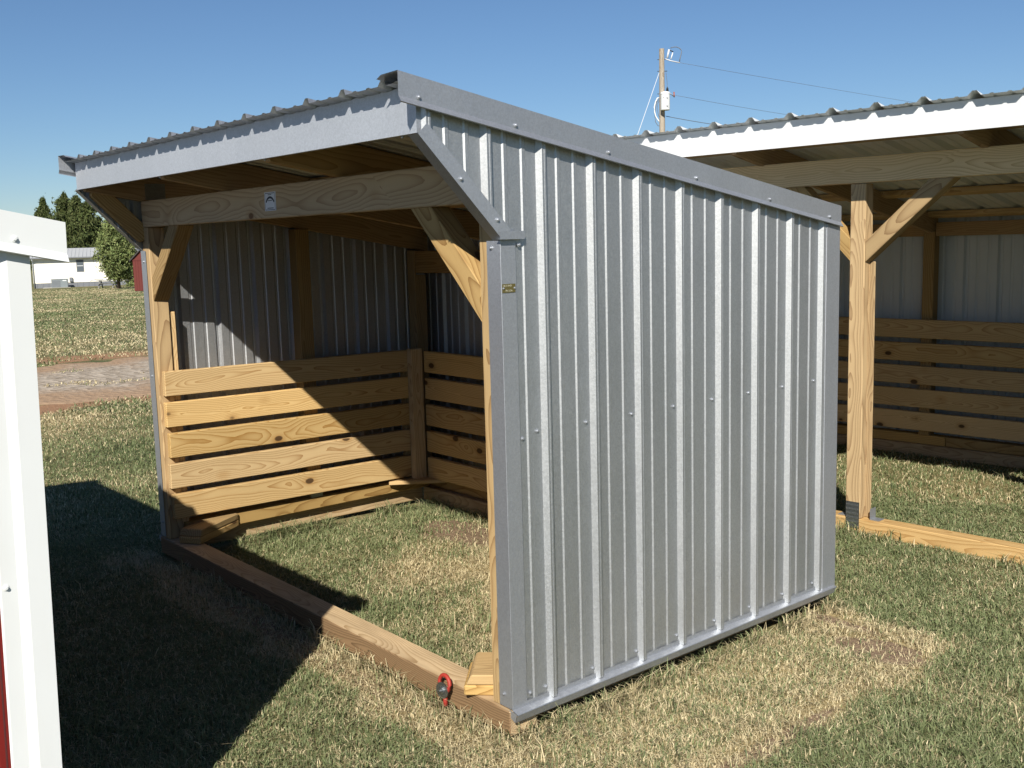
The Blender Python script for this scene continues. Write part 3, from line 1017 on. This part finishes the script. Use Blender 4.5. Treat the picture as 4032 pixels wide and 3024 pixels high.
cladding('wall_panel', RS, REDP, (0, 0, 0), (1, 0, 0), (0, 1, 0), (0, 0, 1), -RW, 0.0, -0.1, lambda u: 0.11, lambda u: z3(0) - 0.02)
cladding('roof_panel', RS, WHITE, (0, 0, z3(0)), (1, 0, 0), (0, 0.166, 0.986), Vector((0, 1, -SL3)), -RW - 0.02, 0.015, -0.2, lambda u: -RD - 0.35, lambda u: 0.075)
beam('header_beam', RS, (-RW + 0.03, -RD + 0.02, z3(-RD) - 0.22), (-0.03, -RD + 0.02, z3(-RD) - 0.22), 0.037, 0.139, PALE)
beam('skid', RS, (-RW + 0.01, -RD - 0.04, 0.065), (-0.01, -RD - 0.04, 0.065), 0.1, 0.09, SKID)
for y in (-0.029, -0.5, -1.0):
    screw(RS, (0.0305, y, z3(y) - 0.035), (1, 0, 0), screw_w)
for z in (0.915, 0.2):
    screw(RS, (0.0062, -0.092, z), (1, 0, 0), screw_w)

# ------------------------------------------------------------------ utility pole, transformer and wires
PD = 50.0
pb = at(2611, 1000, PD)
PX = thing('utility_pole', 'grey wooden utility pole with white transformer above the far roofs', 'pole', (pb.x, pb.y, 0))
ptop = at(2611, 211, PD).z
PXi = Matrix.Translation(Vector((-pb.x, -pb.y, 0)))


def pl(u, v, d=PD):
    return PXi @ at(u, v, d)


def c5(a, b):
    return 2450 + a / 4.148, 150 + b / 4.148


hdir = Vector((r2.x, r2.y, 0)).normalized()       # to the right as the photographer stands
fdir = Vector((-fw.x, -fw.y, 0)).normalized()     # towards the photographer
M, L = frame((0, 0, 0), (0, 0, ptop), (0, 1, 0))
Vp, Fp = [], []
for i in range(9):
    f_ = i / 8
    for k in range(14):
        a = 2 * math.pi * k / 14
        r_ = 0.165 - 0.045 * f_
        Vp.append((L * f_, r_ * math.cos(a), r_ * math.sin(a)))
for i in range(8):
    for k in range(14):
        Fp.append((i * 14 + k, i * 14 + (k + 1) % 14, (i + 1) * 14 + (k + 1) % 14, (i + 1) * 14 + k))
Fp.append(tuple(8 * 14 + k for k in range(14)))
mesh_obj('pole_shaft', Vp, Fp, POLEW, PX, M, smooth=False)
zT = lambda b: at(*c5(667, b), PD).z
tp = hdir * 0.10 + fdir * 0.34
zt0, zt1 = zT(1232), zT(945)
v_, f_ = lathe([(0.19, 0), (0.215, 0.02), (0.215, 0.72), (0.225, 0.725), (0.225, 0.76), (0.20, zt1 - zt0), (0.05, zt1 - zt0 + 0.03)], 18)
TR = mesh_obj('transformer_tank', v_, f_, WHITE, PX, Matrix.Translation((tp.x, tp.y, zt0)))
for dx, dz, w_, h_ in ((-0.10, 0.55, 0.05, 0.07), (0.06, 0.53, 0.07, 0.14), (-0.07, 0.18, 0.03, 0.07), (0.06, 0.16, 0.08, 0.14)):
    y_ = math.sqrt(max(0.001, 0.2165 ** 2 - dx * dx))
    c_ = hdir * dx + fdir * y_
    V = [c_ + hdir * (w_ / 2 * a) + Vector((0, 0, dz + h_ / 2 * b)) + fdir * 0.004 for a, b in ((-1, -1), (-0.3, -0.2), (1, -1), (1, 1), (0.3, 0.2), (-1, 1))]
    mesh_obj('tank_marking', V, [(0, 1, 2, 3, 4, 5)], SKIRT, TR)
bpt = tp + hdir * 0.10
v_, f_ = lathe([(0.05, 0), (0.07, 0.05), (0.045, 0.08), (0.065, 0.12), (0.035, 0.16), (0.02, 0.22)], 10)
mesh_obj('bushing', v_, f_, BLACK, PX, Matrix.Translation((bpt.x, bpt.y, zt1 + 0.01)))
tube('riser_wire', PX, [bpt + Vector((0, 0, zt1 + 0.2)), pl(*c5(733, 720)), pl(*c5(715, 560))], 0.012, WIREM)
tube('arrester_bracket', PX, [tp + hdir * 0.20 + Vector((0, 0, zt1 - 0.05)), pl(*c5(850, 960), PD - 0.3)], 0.022, GUYM)
tube('arrester', PX, [pl(*c5(850, 965), PD - 0.3), pl(*c5(845, 880), PD - 0.3)], 0.035, REDPORC, 8)
# fused cutout at the top
tube('cutout_bracket', PX, [pl(*c5(705, 340)), pl(*c5(790, 370)), pl(*c5(940, 402))], 0.028, PORC, 8)
tube('cutout_insulator', PX, [pl(*c5(735, 325)), pl(*c5(765, 188))], 0.05, PORC, 8)
tube('fuse_tube', PX, [pl(*c5(795, 345)), pl(*c5(826, 238))], 0.028, WHITE, 8)
tube('cutout_arm', PX, [pl(*c5(770, 195)), pl(*c5(835, 225))], 0.025, BLACK, 6)
tube('jumper_wire', PX, [pl(*c5(a, b)) for a, b in ((790, 162), (830, 148), (880, 143), (930, 160), (962, 190), (970, 220), (960, 270), (945, 330), (935, 392))], 0.022, WIREM)
for zz in (352, 543, 912):
    tube('crossbolt', PX, [pl(*c5(575, zz)), pl(*c5(735, zz - 4))], 0.02, DARKGALV, 6)
tube('conduit_loop', PX, [pl(*c5(a, b), PD - 0.15) for a, b in ((605, 975), (575, 980), (545, 1040), (525, 1130), (528, 1210), (548, 1280), (590, 1345), (640, 1395))], 0.032, WHITE)
tube('cable_loop', PX, [pl(*c5(a, b), PD - 0.1) for a, b in ((600, 1000), (562, 1040), (545, 1150), (535, 1280), (545, 1370), (585, 1432), (625, 1435))], 0.018, WIREM)
tube('cable_loop', PX, [pl(*c5(a, b), PD - 0.1) for a, b in ((610, 1010), (580, 1060), (572, 1150), (590, 1250), (620, 1320))], 0.015, WIREM)
tube('riser_conduit', PX, [pl(*c5(672, 1320), PD - 0.16), pl(*c5(672, 1560), PD - 0.17), pl(*c5(672, 3600), PD - 0.2)], 0.045, GUYM, 8)
g0 = pl(*c5(605, 562))
g1 = pl(*c5(255, 1570))
dz = (g0.z - 0.0) / (g0.z - g1.z)
tube('guy_wire', PX, [g0, g0 + (g1 - g0) * dz], 0.016, GUYM, 5)
for nm, (u0_, v0_), (u1_, v1_), lab, rad in (
        ('power_line', c5(940, 402), (3558, 390), 'topmost overhead wire running right from the utility pole', 0.009),
        ('power_line', c5(870, 935), (3095, 443), 'middle overhead wire running right from beside the transformer', 0.009),
        ('power_line', c5(712, 1275), (2850, 487), 'lowest and thickest overhead wire running right below the transformer', 0.016)):
    a_ = at(u0_, v0_, PD)
    # same height above ground: further along the span the wire sits lower in the picture
    dlt = 1.0
    best = min((abs(at(u1_, v1_, d_).z - (a_.z - 0.25)), d_) for d_ in [45 + 0.25 * i for i in range(340)])
    b_ = at(u1_, v1_, best[1])
    far = a_ + (b_ - a_) * (2.2 if nm else 1)
    pts = []
    for i in range(25):
        s_ = i / 24
        q_ = a_ + (far - a_) * s_
        q_.z -= 0.35 * 4 * s_ * (1 - s_) * 0.3
        pts.append(q_)
    w_ = tube(nm, None, pts, rad, WIREM, 5)
    tag(w_, lab, 'wire', 'wires on the utility pole')

# ------------------------------------------------------------------ far house and its yard


def ground_pt(u, d):
    q_ = at(u, 1000, d)
    return Vector((q_.x, q_.y, Hs(q_.x, q_.y)))


hb = ground_pt(122, 111)
viewr = Vector((r2.x, r2.y, 0)).normalized()
ang = math.atan2(viewr.y, viewr.x) + R(20)
HO = thing('house', 'long cream house with pale metal roof and grey skirting, far left beyond the lane', 'house', hb, ang)
HL, HWd, HE = 15.0, 7.5, 3.25
box('wall', HO, (0, 0, 0.52), (HL, HWd, HE), SIDING)
box('skirting', HO, (0.03, 0.04, -0.3), (HL - 0.03, HWd - 0.04, 0.52), SKIRT)
for i in range(26):
    box('skirting_batten', HO, (0.3 + i * 0.57, 0.01, -0.1), (0.34 + i * 0.57, 0.038, 0.5), SKIRT)
prism('roof', HO, [(-0.35, -0.45, HE - 0.08), (-0.35, HWd / 2, HE + 0.86), (-0.35, HWd + 0.45, HE - 0.08), (-0.35, HWd + 0.45, HE - 0.02), (-0.35, HWd / 2, HE + 0.94), (-0.35, -0.45, HE - 0.02)],
      (HL + 0.7, 0, 0), ROOFG)
prism('gable', HO, [(0.01, 0.02, HE), (0.01, HWd - 0.02, HE), (0.01, HWd / 2, HE + 0.82)], (HL - 0.02, 0, 0), SIDING)
sl_ = math.atan2(1.36, HWd / 2 + 0.45)
for i in range(40):
    x_ = -0.3 + i * 0.38
    beam('roof_rib', HO, (x_, -0.44, HE - 0.005), (x_, HWd / 2 - 0.02, HE + 0.935), 0.05, 0.05, ROOFG, bev=0)
box('gutter', HO, (-0.35, -0.58, HE - 0.14), (HL + 0.35, -0.455, HE - 0.02), SKIRT)
tube('downspout', HO, [(0.05, -0.5, HE - 0.15), (0.05, -0.3, HE - 0.35), (0.08, -0.06, HE - 0.5), (0.08, -0.06, 0.05)], 0.06, GUYM, 6)
WN = box('window', HO, (4.35, -0.03, 1.62), (5.10, 0.02, 2.92), SKIRT)
box('frame', WN, (-0.30, -0.04, -0.03), (0.30, -0.027, 0.03), WHITE)
for z0_, z1_ in ((-0.58, -0.05), (0.05, 0.58)):
    box('pane', WN, (-0.31, -0.035, z0_), (0.31, -0.028, z1_), GLASS)
box('curtain', WN, (-0.29, -0.0275, 0.07), (0.29, -0.0265, 0.56), WHITEIN)
mt = thing('air_conditioner', 'grey air-conditioning cabinet on a slab against the cream house', 'air conditioner', HO.matrix_world @ Vector((0, 0, 0)), ang)
mt.location = hb + Matrix.Rotation(ang, 3, 'Z') @ Vector((2.70, -1.25, 0))
box('cabinet', mt, (-0.85, -0.4, 0.08), (0.75, 0.4, 0.92), ACG, 0.02)
box('lid', mt, (-0.88, -0.43, 0.92), (0.78, 0.43, 0.96), ACG)
for i in range(7):
    box('grille_slat', mt, (-0.80, -0.42, 0.16 + i * 0.10), (0.02, -0.402, 0.21 + i * 0.10), SKIRT)
box('rating_plate', mt, (0.25, -0.405, 0.74), (0.62, -0.4015, 0.84), WHITE)
box('slab', mt, (-1.7, -0.65, -0.05), (1.0, 0.5, 0.075), CONC)
mb = box('meter_box', None, (0, 0, 0), (0.30, 0.16, 0.42), SKIRT)
mb.matrix_basis = Matrix.Translation(hb + Matrix.Rotation(ang, 3, 'Z') @ Vector((3.72, -0.12, 0.85))) @ Matrix.Rotation(ang, 4, 'Z')
tag(mb, 'small dark meter box on the cream house wall beside the cabinet', 'meter')
tube('hose_line', HO, [(5.6 + 0.3 * i, -0.03, 0.62 + 0.22 * math.sin(i * 0.55) * math.exp(-i * 0.08)) for i in range(14)], 0.025, GUYM, 5)

pt_ = ground_pt(414, 96)
PT = thing('picnic_table', 'grey picnic table standing on the grass before the cream house', 'table', pt_, math.atan2(viewr.y, viewr.x) + R(6))
for i in range(5):
    box('top_plank', PT, (-0.9, -0.37 + 0.15 * i, 0.72), (0.9, -0.235 + 0.15 * i, 0.76), TABLEW)
for y0_ in (-0.80, 0.53):
    box('bench_plank', PT, (-0.9, y0_, 0.43), (0.9, y0_ + 0.27, 0.47), TABLEW)
for x0_ in (-0.62, 0.62):
    beam('leg', PT, (x0_, -0.68, 0.0), (x0_, -0.22, 0.72), 0.05, 0.10, TABLEW, upv=(1, 0, 0))
    beam('leg', PT, (x0_, 0.68, 0.0), (x0_, 0.22, 0.72), 0.05, 0.10, TABLEW, upv=(1, 0, 0))
    beam('cross_bar', PT, (x0_ + 0.05, -0.78, 0.39), (x0_ + 0.05, 0.78, 0.39), 0.05, 0.09, TABLEW)

bn = ground_pt(520, 76)
BN = thing('barn', 'small dark red barn with black roof behind the shelter corner', 'barn', bn, math.atan2(viewr.y, viewr.x) + R(-6))
BWd, BDp, BE = 3.4, 4.8, 2.35
prism('wall', BN, [(0, 0, 0.06), (BWd, 0, 0.06), (BWd, 0, BE), (BWd / 2, 0, BE + 1.55), (0, 0, BE)], (0, BDp, 0), BARNR)
box('trim_band', BN, (-0.02, -0.035, BE - 0.10), (BWd + 0.02, -0.003, BE - 0.02), BARNR)
for i in range(17):
    box('siding_batten', BN, (0.18 + i * 0.19, -0.02, 0.1), (0.205 + i * 0.19, -0.002, BE - 0.12), BARNR)
box('skid', BN, (0.03, 0.03, -0.2), (BWd - 0.03, BDp - 0.03, 0.058), SHINGLE)
for sgn in (-1, 1):
    e_ = BWd / 2 + sgn * (BWd / 2 + 0.18)
    prism('roof', BN, [(BWd / 2, -0.15, BE + 1.56), (e_, -0.15, BE - 0.16), (e_, -0.15, BE - 0.06), (BWd / 2, -0.15, BE + 1.68)], (0, BDp + 0.3, 0), SHINGLE)


# ------------------------------------------------------------------ trees
def leafmat(name, a, b, scale):
    t = NT(name)
    at_ = t.attr('tint').outputs['Color']
    n = t.noise(t.pos(), scale, 3.0)
    c = t.mix(n, a, b)
    c = t.mix(1.0, c, at_, 'MULTIPLY')
    t.b.inputs['Subsurface Weight'].default_value = 0.0
    return t.set(c, 0.7, 0.0, 0.2)


CEDAR = leafmat('cedar_foliage', (0.036, 0.052, 0.016), (0.100, 0.118, 0.038), 0.5)
PINEF = leafmat('pine_foliage', (0.105, 0.140, 0.045), (0.215, 0.245, 0.092), 0.6)
BARK = paint('bark', (0.10, 0.075, 0.055), 0.9, 0.25)


def leaves(name, C, S, mat, parent, upb=0.0, kw=(0.25, 0.5)):
    """C centres, S sizes: one randomly turned, slightly folded leaf-spray quad for each"""
    n = len(C)
    d = rng.normal(size=(n, 3))
    d[:, 2] += upb
    d /= np.linalg.norm(d, axis=1)[:, None]
    q = rng.normal(size=(n, 3))
    q -= (q * d).sum(1)[:, None] * d
    q /= np.linalg.norm(q, axis=1)[:, None]
    S = S[:, None]
    k = rng.uniform(*kw, (n, 1))
    V = np.stack([C - d * S * 0.5, C + q * S * k, C + d * S * 0.6, C - q * S * k], 1).reshape(-1, 3)
    Fq = np.arange(4 * n).reshape(n, 4)
    tint = np.repeat(rng.uniform(0.65, 1.35, (n, 1)) * np.array([[1, 1, 1]]) * rng.uniform(0.92, 1.08, (n, 3)), 4, 0)
    me = fast_mesh(name, V, Fq, mat, colors=tint)
    o = bpy.data.objects.new(name, me)
    col.objects.link(o)
    o.parent = parent
    return o


def cedar(u, d, vtop, width, label, seed):
    g_ = np.random.default_rng(seed)
    b = ground_pt(u, d)
    h = at(u, vtop, d).z - b.z
    T = thing('cedar_tree', label, 'tree', b, 0, 'cedar trees behind the cream house')
    tube('trunk', T, [(0, 0, -0.3), (0.1, 0, h * 0.5), (0, 0.05, h * 0.93)], lambda f: 0.20 * (1 - f) + 0.02, BARK, 7)
    C, S = [], []
    nb = int(95 * h)
    for i in range(nb):
        f = g_.random() ** 0.8
        z = h * (0.10 + 0.88 * f)
        R_ = width * (1 - f) ** 0.85 * g_.uniform(0.35, 1.28) * (0.75 + 0.25 * math.sin(3 * f * 9 + seed))
        a = g_.uniform(0, 2 * math.pi)
        n = int(10 + 26 * R_ / width)
        s = g_.random(n) ** 0.6
        rise = g_.uniform(0.10, 0.80) * R_
        x = s * R_ * math.cos(a) + g_.normal(0, 0.10 + 0.05 * R_, n)
        y = s * R_ * math.sin(a) + g_.normal(0, 0.10 + 0.05 * R_, n)
        zz = z + rise * s ** 1.6 + g_.normal(0, 0.10, n)
        C.append(np.stack([x, y, zz], 1))
        S.append(g_.uniform(0.22, 0.52, n))
    tip = g_.normal(0, 1, (40, 3)) * np.array([0.10, 0.10, 0.45]) + np.array([0, 0.05, h * 0.97])
    C.append(tip)
    S.append(g_.uniform(0.15, 0.32, 40))
    leaves('crown', np.concatenate(C), np.concatenate(S), CEDAR, T, 1.2, (0.12, 0.26))


cedar(270, 128, 762, 5.2, 'tallest dark cedar rising behind the cream house roof', 3)
cedar(186, 130, 779, 3.3, 'leftmost dark cedar with a ragged slender top behind the house', 5)
cedar(316, 127, 770, 4.6, 'dark cedar just right of the tallest one behind the house', 8)
cedar(358, 126, 792, 4.8, 'rightmost and lowest dark cedar of the clump, next to the shelter roof corner', 9)


def pine(u, d, vtop, hw, n_cl, label, seed, lowf=0.08):
    g_ = np.random.default_rng(seed)
    b = ground_pt(u, d)
    h = at(u, vtop, d).z - b.z
    T = thing('pine_tree', label, 'tree', b, 0, 'young pines by the cream house')
    tube('trunk', T, [(0, 0, -0.2), (0.06, 0.02, h * 0.3), (0, 0.05, h * 0.9)], lambda f: 0.16 * (1 - f) + 0.02, BARK, 7)
    C, S = [], []
    for i in range(n_cl):
        f = g_.uniform(lowf, 1.0)
        prof = math.sin(min(1, (f - lowf + 0.03) / 0.46) * math.pi / 2) * (1 - max(0, (f - 0.42) / 0.60)) ** 0.75
        a = g_.uniform(0, 2 * math.pi)
        rr = hw * prof * g_.uniform(0.35, 1.08)
        c = np.array([rr * math.cos(a), rr * math.sin(a), h * (0.02 + 0.96 * f)])
        n = g_.integers(110, 170)
        q = g_.normal(0, 1, (n, 3)) * np.array([0.26, 0.26, 0.20])
        C.append(c + q)
        S.append(g_.uniform(0.14, 0.34, n))
        if i % 3 == 0:
            tube('branch', T, [(0, 0, c[2] - 0.35 * rr), tuple(c * np.array([0.6, 0.6, 1]) - np.array([0, 0, 0.1 * rr])), tuple(c)], lambda f: 0.035 * (1 - f) + 0.008, BARK, 4)
    leaves('crown', np.concatenate(C), np.concatenate(S), PINEF, T, 0.4, (0.10, 0.22))


pine(458, 90, 868, 1.78, 210, 'bushy light green pine in front of the cream house and picnic table', 21, 0.15)
pine(519, 99, 1040, 1.05, 34, 'low pale green pine shrub beside the red barn', 33, 0.02)

# ------------------------------------------------------------------ grass
t = NT('grass_blades')
at_ = t.attr('tint').outputs['Color']
t.b.inputs['Subsurface Weight'].default_value = 0.0
tl = t.n('ShaderNodeBsdfTranslucent')
t.l(at_, tl.inputs['Color'])
mx = t.n('ShaderNodeMixShader')
mx.inputs[0].default_value = 0.22
t.set(at_, 0.55, 0.0, 0.25)
t.l(t.b.outputs[0], mx.inputs[1])
t.l(tl.outputs[0], mx.inputs[2])
t.l(mx.outputs[0], t.out.inputs[0])
GRASS = t.m


def blocked(x, y):
    b = (y > -0.014) & (y < 0.114) & (x > -3.05) & (x < 0.0)                     # front skid
    b |= (x > -0.13) & (x < 0.005) & (y > 0) & (y < D)
    b |= (x > -3.05) & (x < -2.93) & (y > 0) & (y < D)
    b |= (y > D - 0.12) & (y < D + 0.005) & (x > -3.05) & (x < 0.0)
    b |= (x < -2.66) & (x > -3.05) & (y > 0) & (y < 0.42) & (x + 3.05 + 0.65 * y < 0.40)
    b |= (x > -0.45) & (x < 0) & (y > 0) & (y < 0.42) & (y - x < 0.50) & (x + y > -0.28)
    dx, dy = x + 0.655, y - 3.042
    a = dx * math.cos(0.067) + dy * math.sin(0.067)
    c = -dx * math.sin(0.067) + dy * math.cos(0.067)
    b |= (a > A0) & (a < A1) & (c > -0.004) & (c < 0.104)
    b |= (a > A0) & (a < A1) & (c > D2 - 0.12) & (c < D2 + 0.01)
    b |= (x > -RW - 0.02) & (x < 0.03) & (y > -1.43 - RD) & (y < -1.42)
    e_near = -10.1 - 0.02 * y
    b |= (x < e_near + 1.2 * (vnoise(x, y, 1.2) - 0.5)) & (x > -16.6 + 1.5 * (vnoise(x, y, 0.9) - 0.5)) & (vnoise(x, y, 2.1) < 0.80)
    return b


def scatter(n, rmin, rmax, power, a0=-31, a1=31):
    """random ground points inside the view wedge (with a margin), thinning with distance"""
    u_ = rng.random(n)
    k = 2 - power
    rr = (rmin ** k + u_ * (rmax ** k - rmin ** k)) ** (1 / k)
    th = YAW + rng.uniform(R(a0), R(a1), n)
    x, y = CAM.x + rr * np.sin(th), CAM.y + rr * np.cos(th)
    ok = ~blocked(x, y)
    dd = dirtness(x, y)
    ok &= rng.random(n) > dd * 0.80
    return x[ok], y[ok], rr[ok]


def blades(x, y, rr, hmin, hmax, wid, flat=1.0):
    n = len(x)
    dry = dryness(x, y)
    z = H(x, y) - 0.006
    isdry = rng.random(n) < dry * 0.92 + 0.03
    clump = vnoise(x, y, 9.0) * 0.7 + vnoise(x, y, 27.0) * 0.5
    h = rng.uniform(hmin, hmax, n) * (0.55 + 0.75 * clump) * np.where(isdry, 0.85, 1.0)
    az = rng.uniform(0, 2 * np.pi, n)
    lean = rng.uniform(0.25, 1.15, n) * flat * np.where(isdry, 1.25, 1.0)
    w = wid * rng.uniform(0.7, 1.35, n) * (1 + 0.07 * np.maximum(rr - 3.5, 0))
    dx, dy = np.cos(az), np.sin(az)
    tw = az + np.pi / 2 + rng.normal(0, 0.7, n)
    sx_, sy_ = np.cos(tw) * w / 2, np.sin(tw) * w / 2
    l1, l2 = 0.35 * lean, 1.0 * lean
    V = np.empty((n, 5, 3))
    V[:, 0] = np.stack([x - sx_, y - sy_, z], 1)
    V[:, 1] = np.stack([x + sx_, y + sy_, z], 1)
    mxp, myp, mz = x + dx * h * l1 * 0.6, y + dy * h * l1 * 0.6, z + h * 0.58
    V[:, 2] = np.stack([mxp + sx_ * 0.8, myp + sy_ * 0.8, mz], 1)
    V[:, 3] = np.stack([mxp - sx_ * 0.8, myp - sy_ * 0.8, mz], 1)
    V[:, 4] = np.stack([x + dx * h * l2, y + dy * h * l2, z + h * np.clip(1.05 - 0.32 * l2, 0.4, 1)], 1)
    base = np.arange(n)[:, None] * 5
    T1 = base + np.array([[0, 1, 2]])
    T2 = base + np.array([[0, 2, 3]])
    T3 = base + np.array([[3, 2, 4]])
    T_ = np.stack([T1, T2, T3], 1).reshape(-1, 3)
    g1, g2 = np.array([0.092, 0.128, 0.050]), np.array([0.235, 0.268, 0.125])
    s1, s2 = np.array([0.36, 0.295, 0.165]), np.array([0.66, 0.57, 0.36])
    m = rng.random((n, 1))
    big = np.clip(vnoise(x, y, 0.9) * 0.8 + 0.1, 0, 1)[:, None]
    c = np.where(isdry[:, None], s1 + (s2 - s1) * m, g1 + (g2 - g1) * (0.55 * m + 0.45 * big))
    c = c * rng.uniform(0.8, 1.2, (n, 1))
    c = np.repeat(c[:, None], 5, 1)
    c[:, 4] = np.where(rng.random((n, 1)) < 0.35, c[:, 4] * 0.5 + 0.5 * s2, c[:, 4])
    return V.reshape(-1, 3), T_, c.reshape(-1, 3)


parts = [blades(*scatter(490000, 2.3, 7.0, 1.1, -36, 36), 0.020, 0.045, 0.0037),
         blades(*scatter(245000, 6.0, 13.5, 1.2, -34, 34), 0.020, 0.048, 0.0047),
         blades(*scatter(28000, 12.0, 24.0, 1.0), 0.03, 0.07, 0.008),
         blades(*scatter(150000, 12.0, 108.0, 0.95, -30, -15), 0.03, 0.075, 0.008),
         blades(*scatter(2600, 2.6, 11.0, 1.0), 0.06, 0.12, 0.0034, 1.6)]
# taller, unmown tufts along the skids and under the drip edges
def along(n, x0, y0, x1, y1, spread):
    f_ = rng.random(n)
    x = x0 + (x1 - x0) * f_ + rng.normal(0, spread, n)
    y = y0 + (y1 - y0) * f_ + rng.normal(0, spread, n)
    ok = ~blocked(x, y) & (rng.random(n) > dirtness(x, y) * 0.7) & (vnoise(x, y, 3.3) > 0.30)
    return x[ok], y[ok], np.hypot(x - CAM.x, y - CAM.y)[ok]


for q_ in (along(1500, -3.0, -0.03, 0.0, -0.03, 0.02), along(1500, 0.03, 0.0, 0.03, 1.85, 0.02), along(1600, -2.9, 0.3, -2.9, 1.65, 0.03),
           along(1500, -2.9, 1.70, -0.2, 1.70, 0.03), along(2200, -2.4, 2.88, 1.25, 3.12, 0.05), along(900, -2.8, 0.14, -0.5, 0.14, 0.02)):
    parts.append(blades(*q_, 0.06, 0.115, 0.0036, 1.1))
V_, T_, C_ = [], [], []
o_ = 0
for v, t_, c_ in parts:
    V_.append(v)
    T_.append(t_ + o_)
    C_.append(c_)
    o_ += len(v)
grass_me = fast_mesh('grass', np.concatenate(V_), np.concatenate(T_), GRASS, colors=np.concatenate(C_))
grass = bpy.data.objects.new('grass', grass_me)
col.objects.link(grass)
grass['kind'] = 'stuff'
grass['label'] = 'short mown grass, green mixed with dry straw'
grass['category'] = 'grass'
